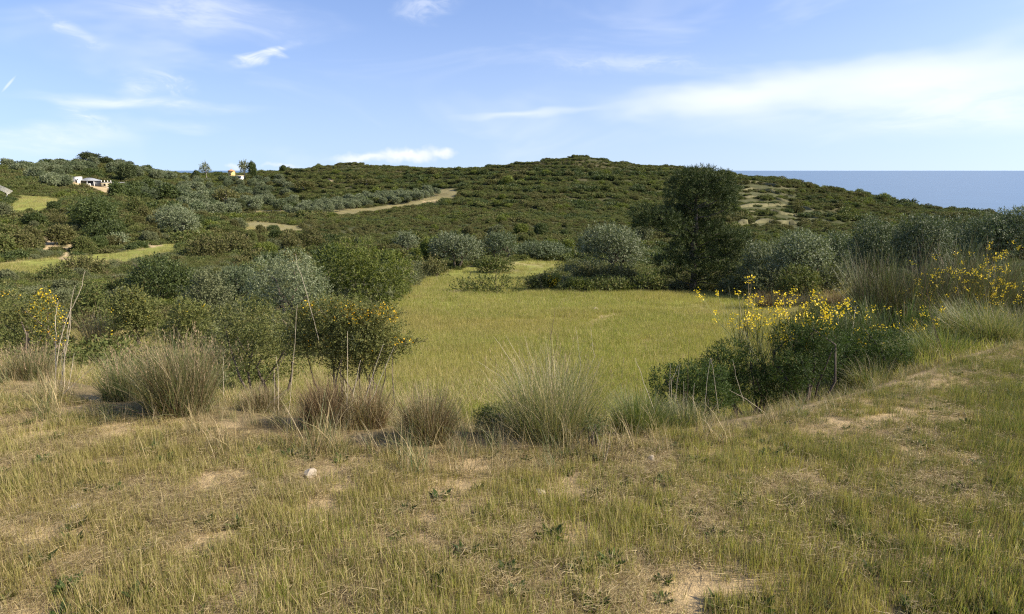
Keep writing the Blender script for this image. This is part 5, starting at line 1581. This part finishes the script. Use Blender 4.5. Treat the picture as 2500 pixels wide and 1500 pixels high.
house('cream_house', 'long cream walled house with flat roof right of the grey shed', 266, 288, [
    ('box', 'wall', -6.0, 4.5, -1.5, 4, -2.5, 1.3, 'cream'), ('sub', 'window', -4.6, -3.7, -1.56, -1.4, 0.0, 0.9, 'dark'), ('sub', 'window', -1.2, -0.3, -1.56, -1.4, 0.0, 0.9, 'dark'), ('sub', 'door', 1.6, 2.6, -1.56, -1.4, -1.2, 0.9, 'dark'),
    ('box', 'roof', -6.2, 4.8, -1.8, 4.2, 1.3, 1.5, 'slate'), ('box', 'terrace_wall', -5.5, 6.0, -3.2, -2.9, -2.5, -0.7, 'white'),
    ('box', 'parapet', -2.0, -1.8, -1.8, -1.6, 1.5, 2.3, 'white'), ('box', 'parapet', -0.6, -0.4, -1.8, -1.6, 1.5, 2.3, 'white'), ('box', 'parapet', 0.8, 1.0, -1.8, -1.6, 1.5, 2.3, 'white'), ('box', 'parapet', 2.2, 2.4, -1.8, -1.6, 1.5, 2.3, 'white')], -0.05, dz=0.9)
house('ochre_house', 'ochre yellow house with a tower and white verandah on the ridge skyline', 570, 448, [
    ('box', 'wall', -2.6, 0.8, -1.5, 2.5, -2, 5.0, 'ochre'), ('sub', 'window', -1.6, -0.8, -1.56, -1.4, 2.6, 3.8, 'dark'), ('sub', 'window', -1.6, -0.8, -1.56, -1.4, 0.2, 1.4, 'dark'),
    ('roof', 'tower_roof', -3.0, 1.1, -1.9, 2.9, 5.1, 1.2, 'tile'),
    ('box', 'verandah', 0.8, 6.0, -1.2, 2.5, -2, 1.6, 'white'), ('sub', 'opening', 1.4, 5.4, -1.26, -1.1, 0.3, 1.3, 'dark'), ('box', 'verandah_roof', 0.6, 6.4, -1.6, 2.8, 1.9, 2.2, 'cream'),
    ('box', 'garden_wall', -7.0, -2.6, -1.0, -0.7, -2, 0.6, 'white')], 0.1, dz=1.6)
house('hut', 'tiny white hut with dark window beside the valley olives', 616, 262, [
    ('box', 'wall', -1.1, 1.1, -1, 1, -1, 1.5, 'white'), ('sub', 'door', -0.9, -0.35, -1.06, -0.9, -0.4, 1.1, 'dark'), ('box', 'roof', -1.3, 1.3, -1.2, 1.2, 1.5, 1.7, 'cream')], 0.2, dz=0.3)
house('flat_shelter', 'low grey roofed shelter among the valley olives', 632, 335, [
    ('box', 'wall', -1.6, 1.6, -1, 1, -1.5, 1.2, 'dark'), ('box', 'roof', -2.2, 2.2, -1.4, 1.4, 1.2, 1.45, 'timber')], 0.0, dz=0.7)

def build_slats():
    x, y, z = spot(6, 150)
    e = bpy.data.objects.new('slatted_frame', None); COL.objects.link(e)
    e.location = (x, y, z + 1.6); e.rotation_euler = (0.0, 0.5, 0.2); e.scale = (0.62, 0.62, 0.62)
    tag(e, 'bleached slatted timber frame tilted on the slope at the left edge', 'frame')
    for i in range(6):
        link('slat', box_mesh('slat', -2.6, 2.8, -0.4 + i * 0.32, -0.26 + i * 0.32, 0.1 + 0.22 * i, 0.19 + 0.22 * i, M['timber']), parent=e)
    for xx in (-1.8, 1.9):
        link('beam', box_mesh('beam', xx, xx + 0.14, -0.5, 1.5, -0.12, 0.05, M['timber']), parent=e)
        link('post', box_mesh('post', xx, xx + 0.14, 0.4, 0.54, -2.6, -0.13, M['timber']), parent=e)

build_slats()

# ------------------------------------------------------------------ old terrace banks on the seaward slope
def build_terraces():
    rng = np.random.default_rng(88)
    m = plain_mat('dry_terrace_bank', (0.125, 0.115, 0.055), 0.95, 0.35, 0.6)
    lines = [((1772, 450), (1850, 447), (1925, 462)), ((1775, 470), (1850, 464), (1935, 480)), ((1782, 488), (1860, 482), (1930, 494)), ((1790, 508), (1890, 502), (2000, 516)), ((1786, 528), (1880, 521), (2000, 534)), ((1790, 549), (1880, 544), (1960, 552))]
    where = ['topmost', 'second from the top', 'third from the top', 'fourth from the top', 'fifth from the top', 'lowest']
    Ys = np.linspace(140, 400, 131)
    for i, ln in enumerate(lines):
        us = np.linspace(ln[0][0], ln[-1][0], 22)
        vs = np.interp(us, [p[0] for p in ln], [p[1] for p in ln])
        pts = []
        for u, v in zip(us, vs):
            d = ray(u, v); sx = d[0] / d[1]
            z = ground_z(sx * Ys, Ys); pv = project(sx * Ys, Ys, z)[1]
            k = int(np.argmin(np.abs(pv - v) + np.where(np.diff(pv, prepend=pv[0] + 1) < 0, 0, 5)))
            pts.append((sx * Ys[k], Ys[k], z[k]))
        pts = np.array(pts)
        for _ in range(2): pts[1:-1] = (pts[:-2] + 2 * pts[1:-1] + pts[2:]) / 4
        pts[:, 2] = ground_z(pts[:, 0], pts[:, 1])
        n = len(pts)
        top = 1.15 + 0.25 * np.sin(np.arange(n) * 0.9 + i) + rng.normal(size=n) * 0.12
        fade = np.clip(np.minimum(np.arange(n), n - 1 - np.arange(n)) / 3.0, 0.25, 1)
        V = np.concatenate([pts + np.stack([0 * top, 0 * top - 0.7, 0 * top - 0.4], 1), pts + np.stack([0 * top, 0 * top, top * fade], 1), pts + np.stack([0 * top, 0 * top + 1.8, top * fade + 0.05], 1), pts + np.stack([0 * top, 0 * top + 2.3, 0 * top - 0.6], 1)])
        q = []
        for k in range(3):
            for j in range(n - 1): q.append((k * n + j, k * n + j + 1, (k + 1) * n + j + 1, (k + 1) * n + j))
        o = link('terrace_bank', make_mesh('terrace_bank', V, quads=q, mats=[m]))
        tag(o, 'dry earth terrace bank on the slope right of the pine, ' + where[i], 'terrace', 'old terrace banks on the seaward slope')

build_terraces()

# ------------------------------------------------------------------ stones
def build_stones():
    rng = np.random.default_rng(81)
    def stone(label, u, v, r, flat=0.6, Y=None):
        import bmesh
        bm = bmesh.new(); bmesh.ops.create_icosphere(bm, subdivisions=2, radius=1.0)
        ph = rng.random(6) * 6
        for vt in bm.verts:
            c = vt.co
            k = 1 + 0.18 * math.sin(c.x * 3 + ph[0]) + 0.15 * math.sin(c.y * 4 + ph[1]) + 0.12 * math.sin(c.z * 5 + ph[2]) + rng.normal() * 0.04
            vt.co = Vector((c.x * k * r, c.y * k * r * 0.8, c.z * k * r * flat))
        me = bpy.data.meshes.new('stone'); bm.to_mesh(me); bm.free()
        me.materials.append(M['stone'])
        if Y is None:
            d = ray(u, v); s = d[0] / d[1]; tt = d[2] / d[1]
            Y = 1.62 / (-tt - 0.085 + (0.012 * s if s > 0 else 0))
        x, y, z = spot(u, Y)
        o = link('stone', me, loc=(x, y, z + r * flat * 0.25), rotz=rng.random() * 6)
        tag(o, label, 'stone')
    stone('pale rounded stone in the grass below the orange flowered bush', 757, 1160, 0.055)
    stone('pale stone with flat top in the foreground grass at mid picture', 1318, 1205, 0.045)
    stone('white stone lying out in the grass field', 1453, 762, 0.22, Y=32)
    stone('small pale stone near the lower left corner', 178, 1250, 0.04)
    stone('small stone on the bank edge under the spiky tuft', 1590, 1130, 0.035)

build_stones()
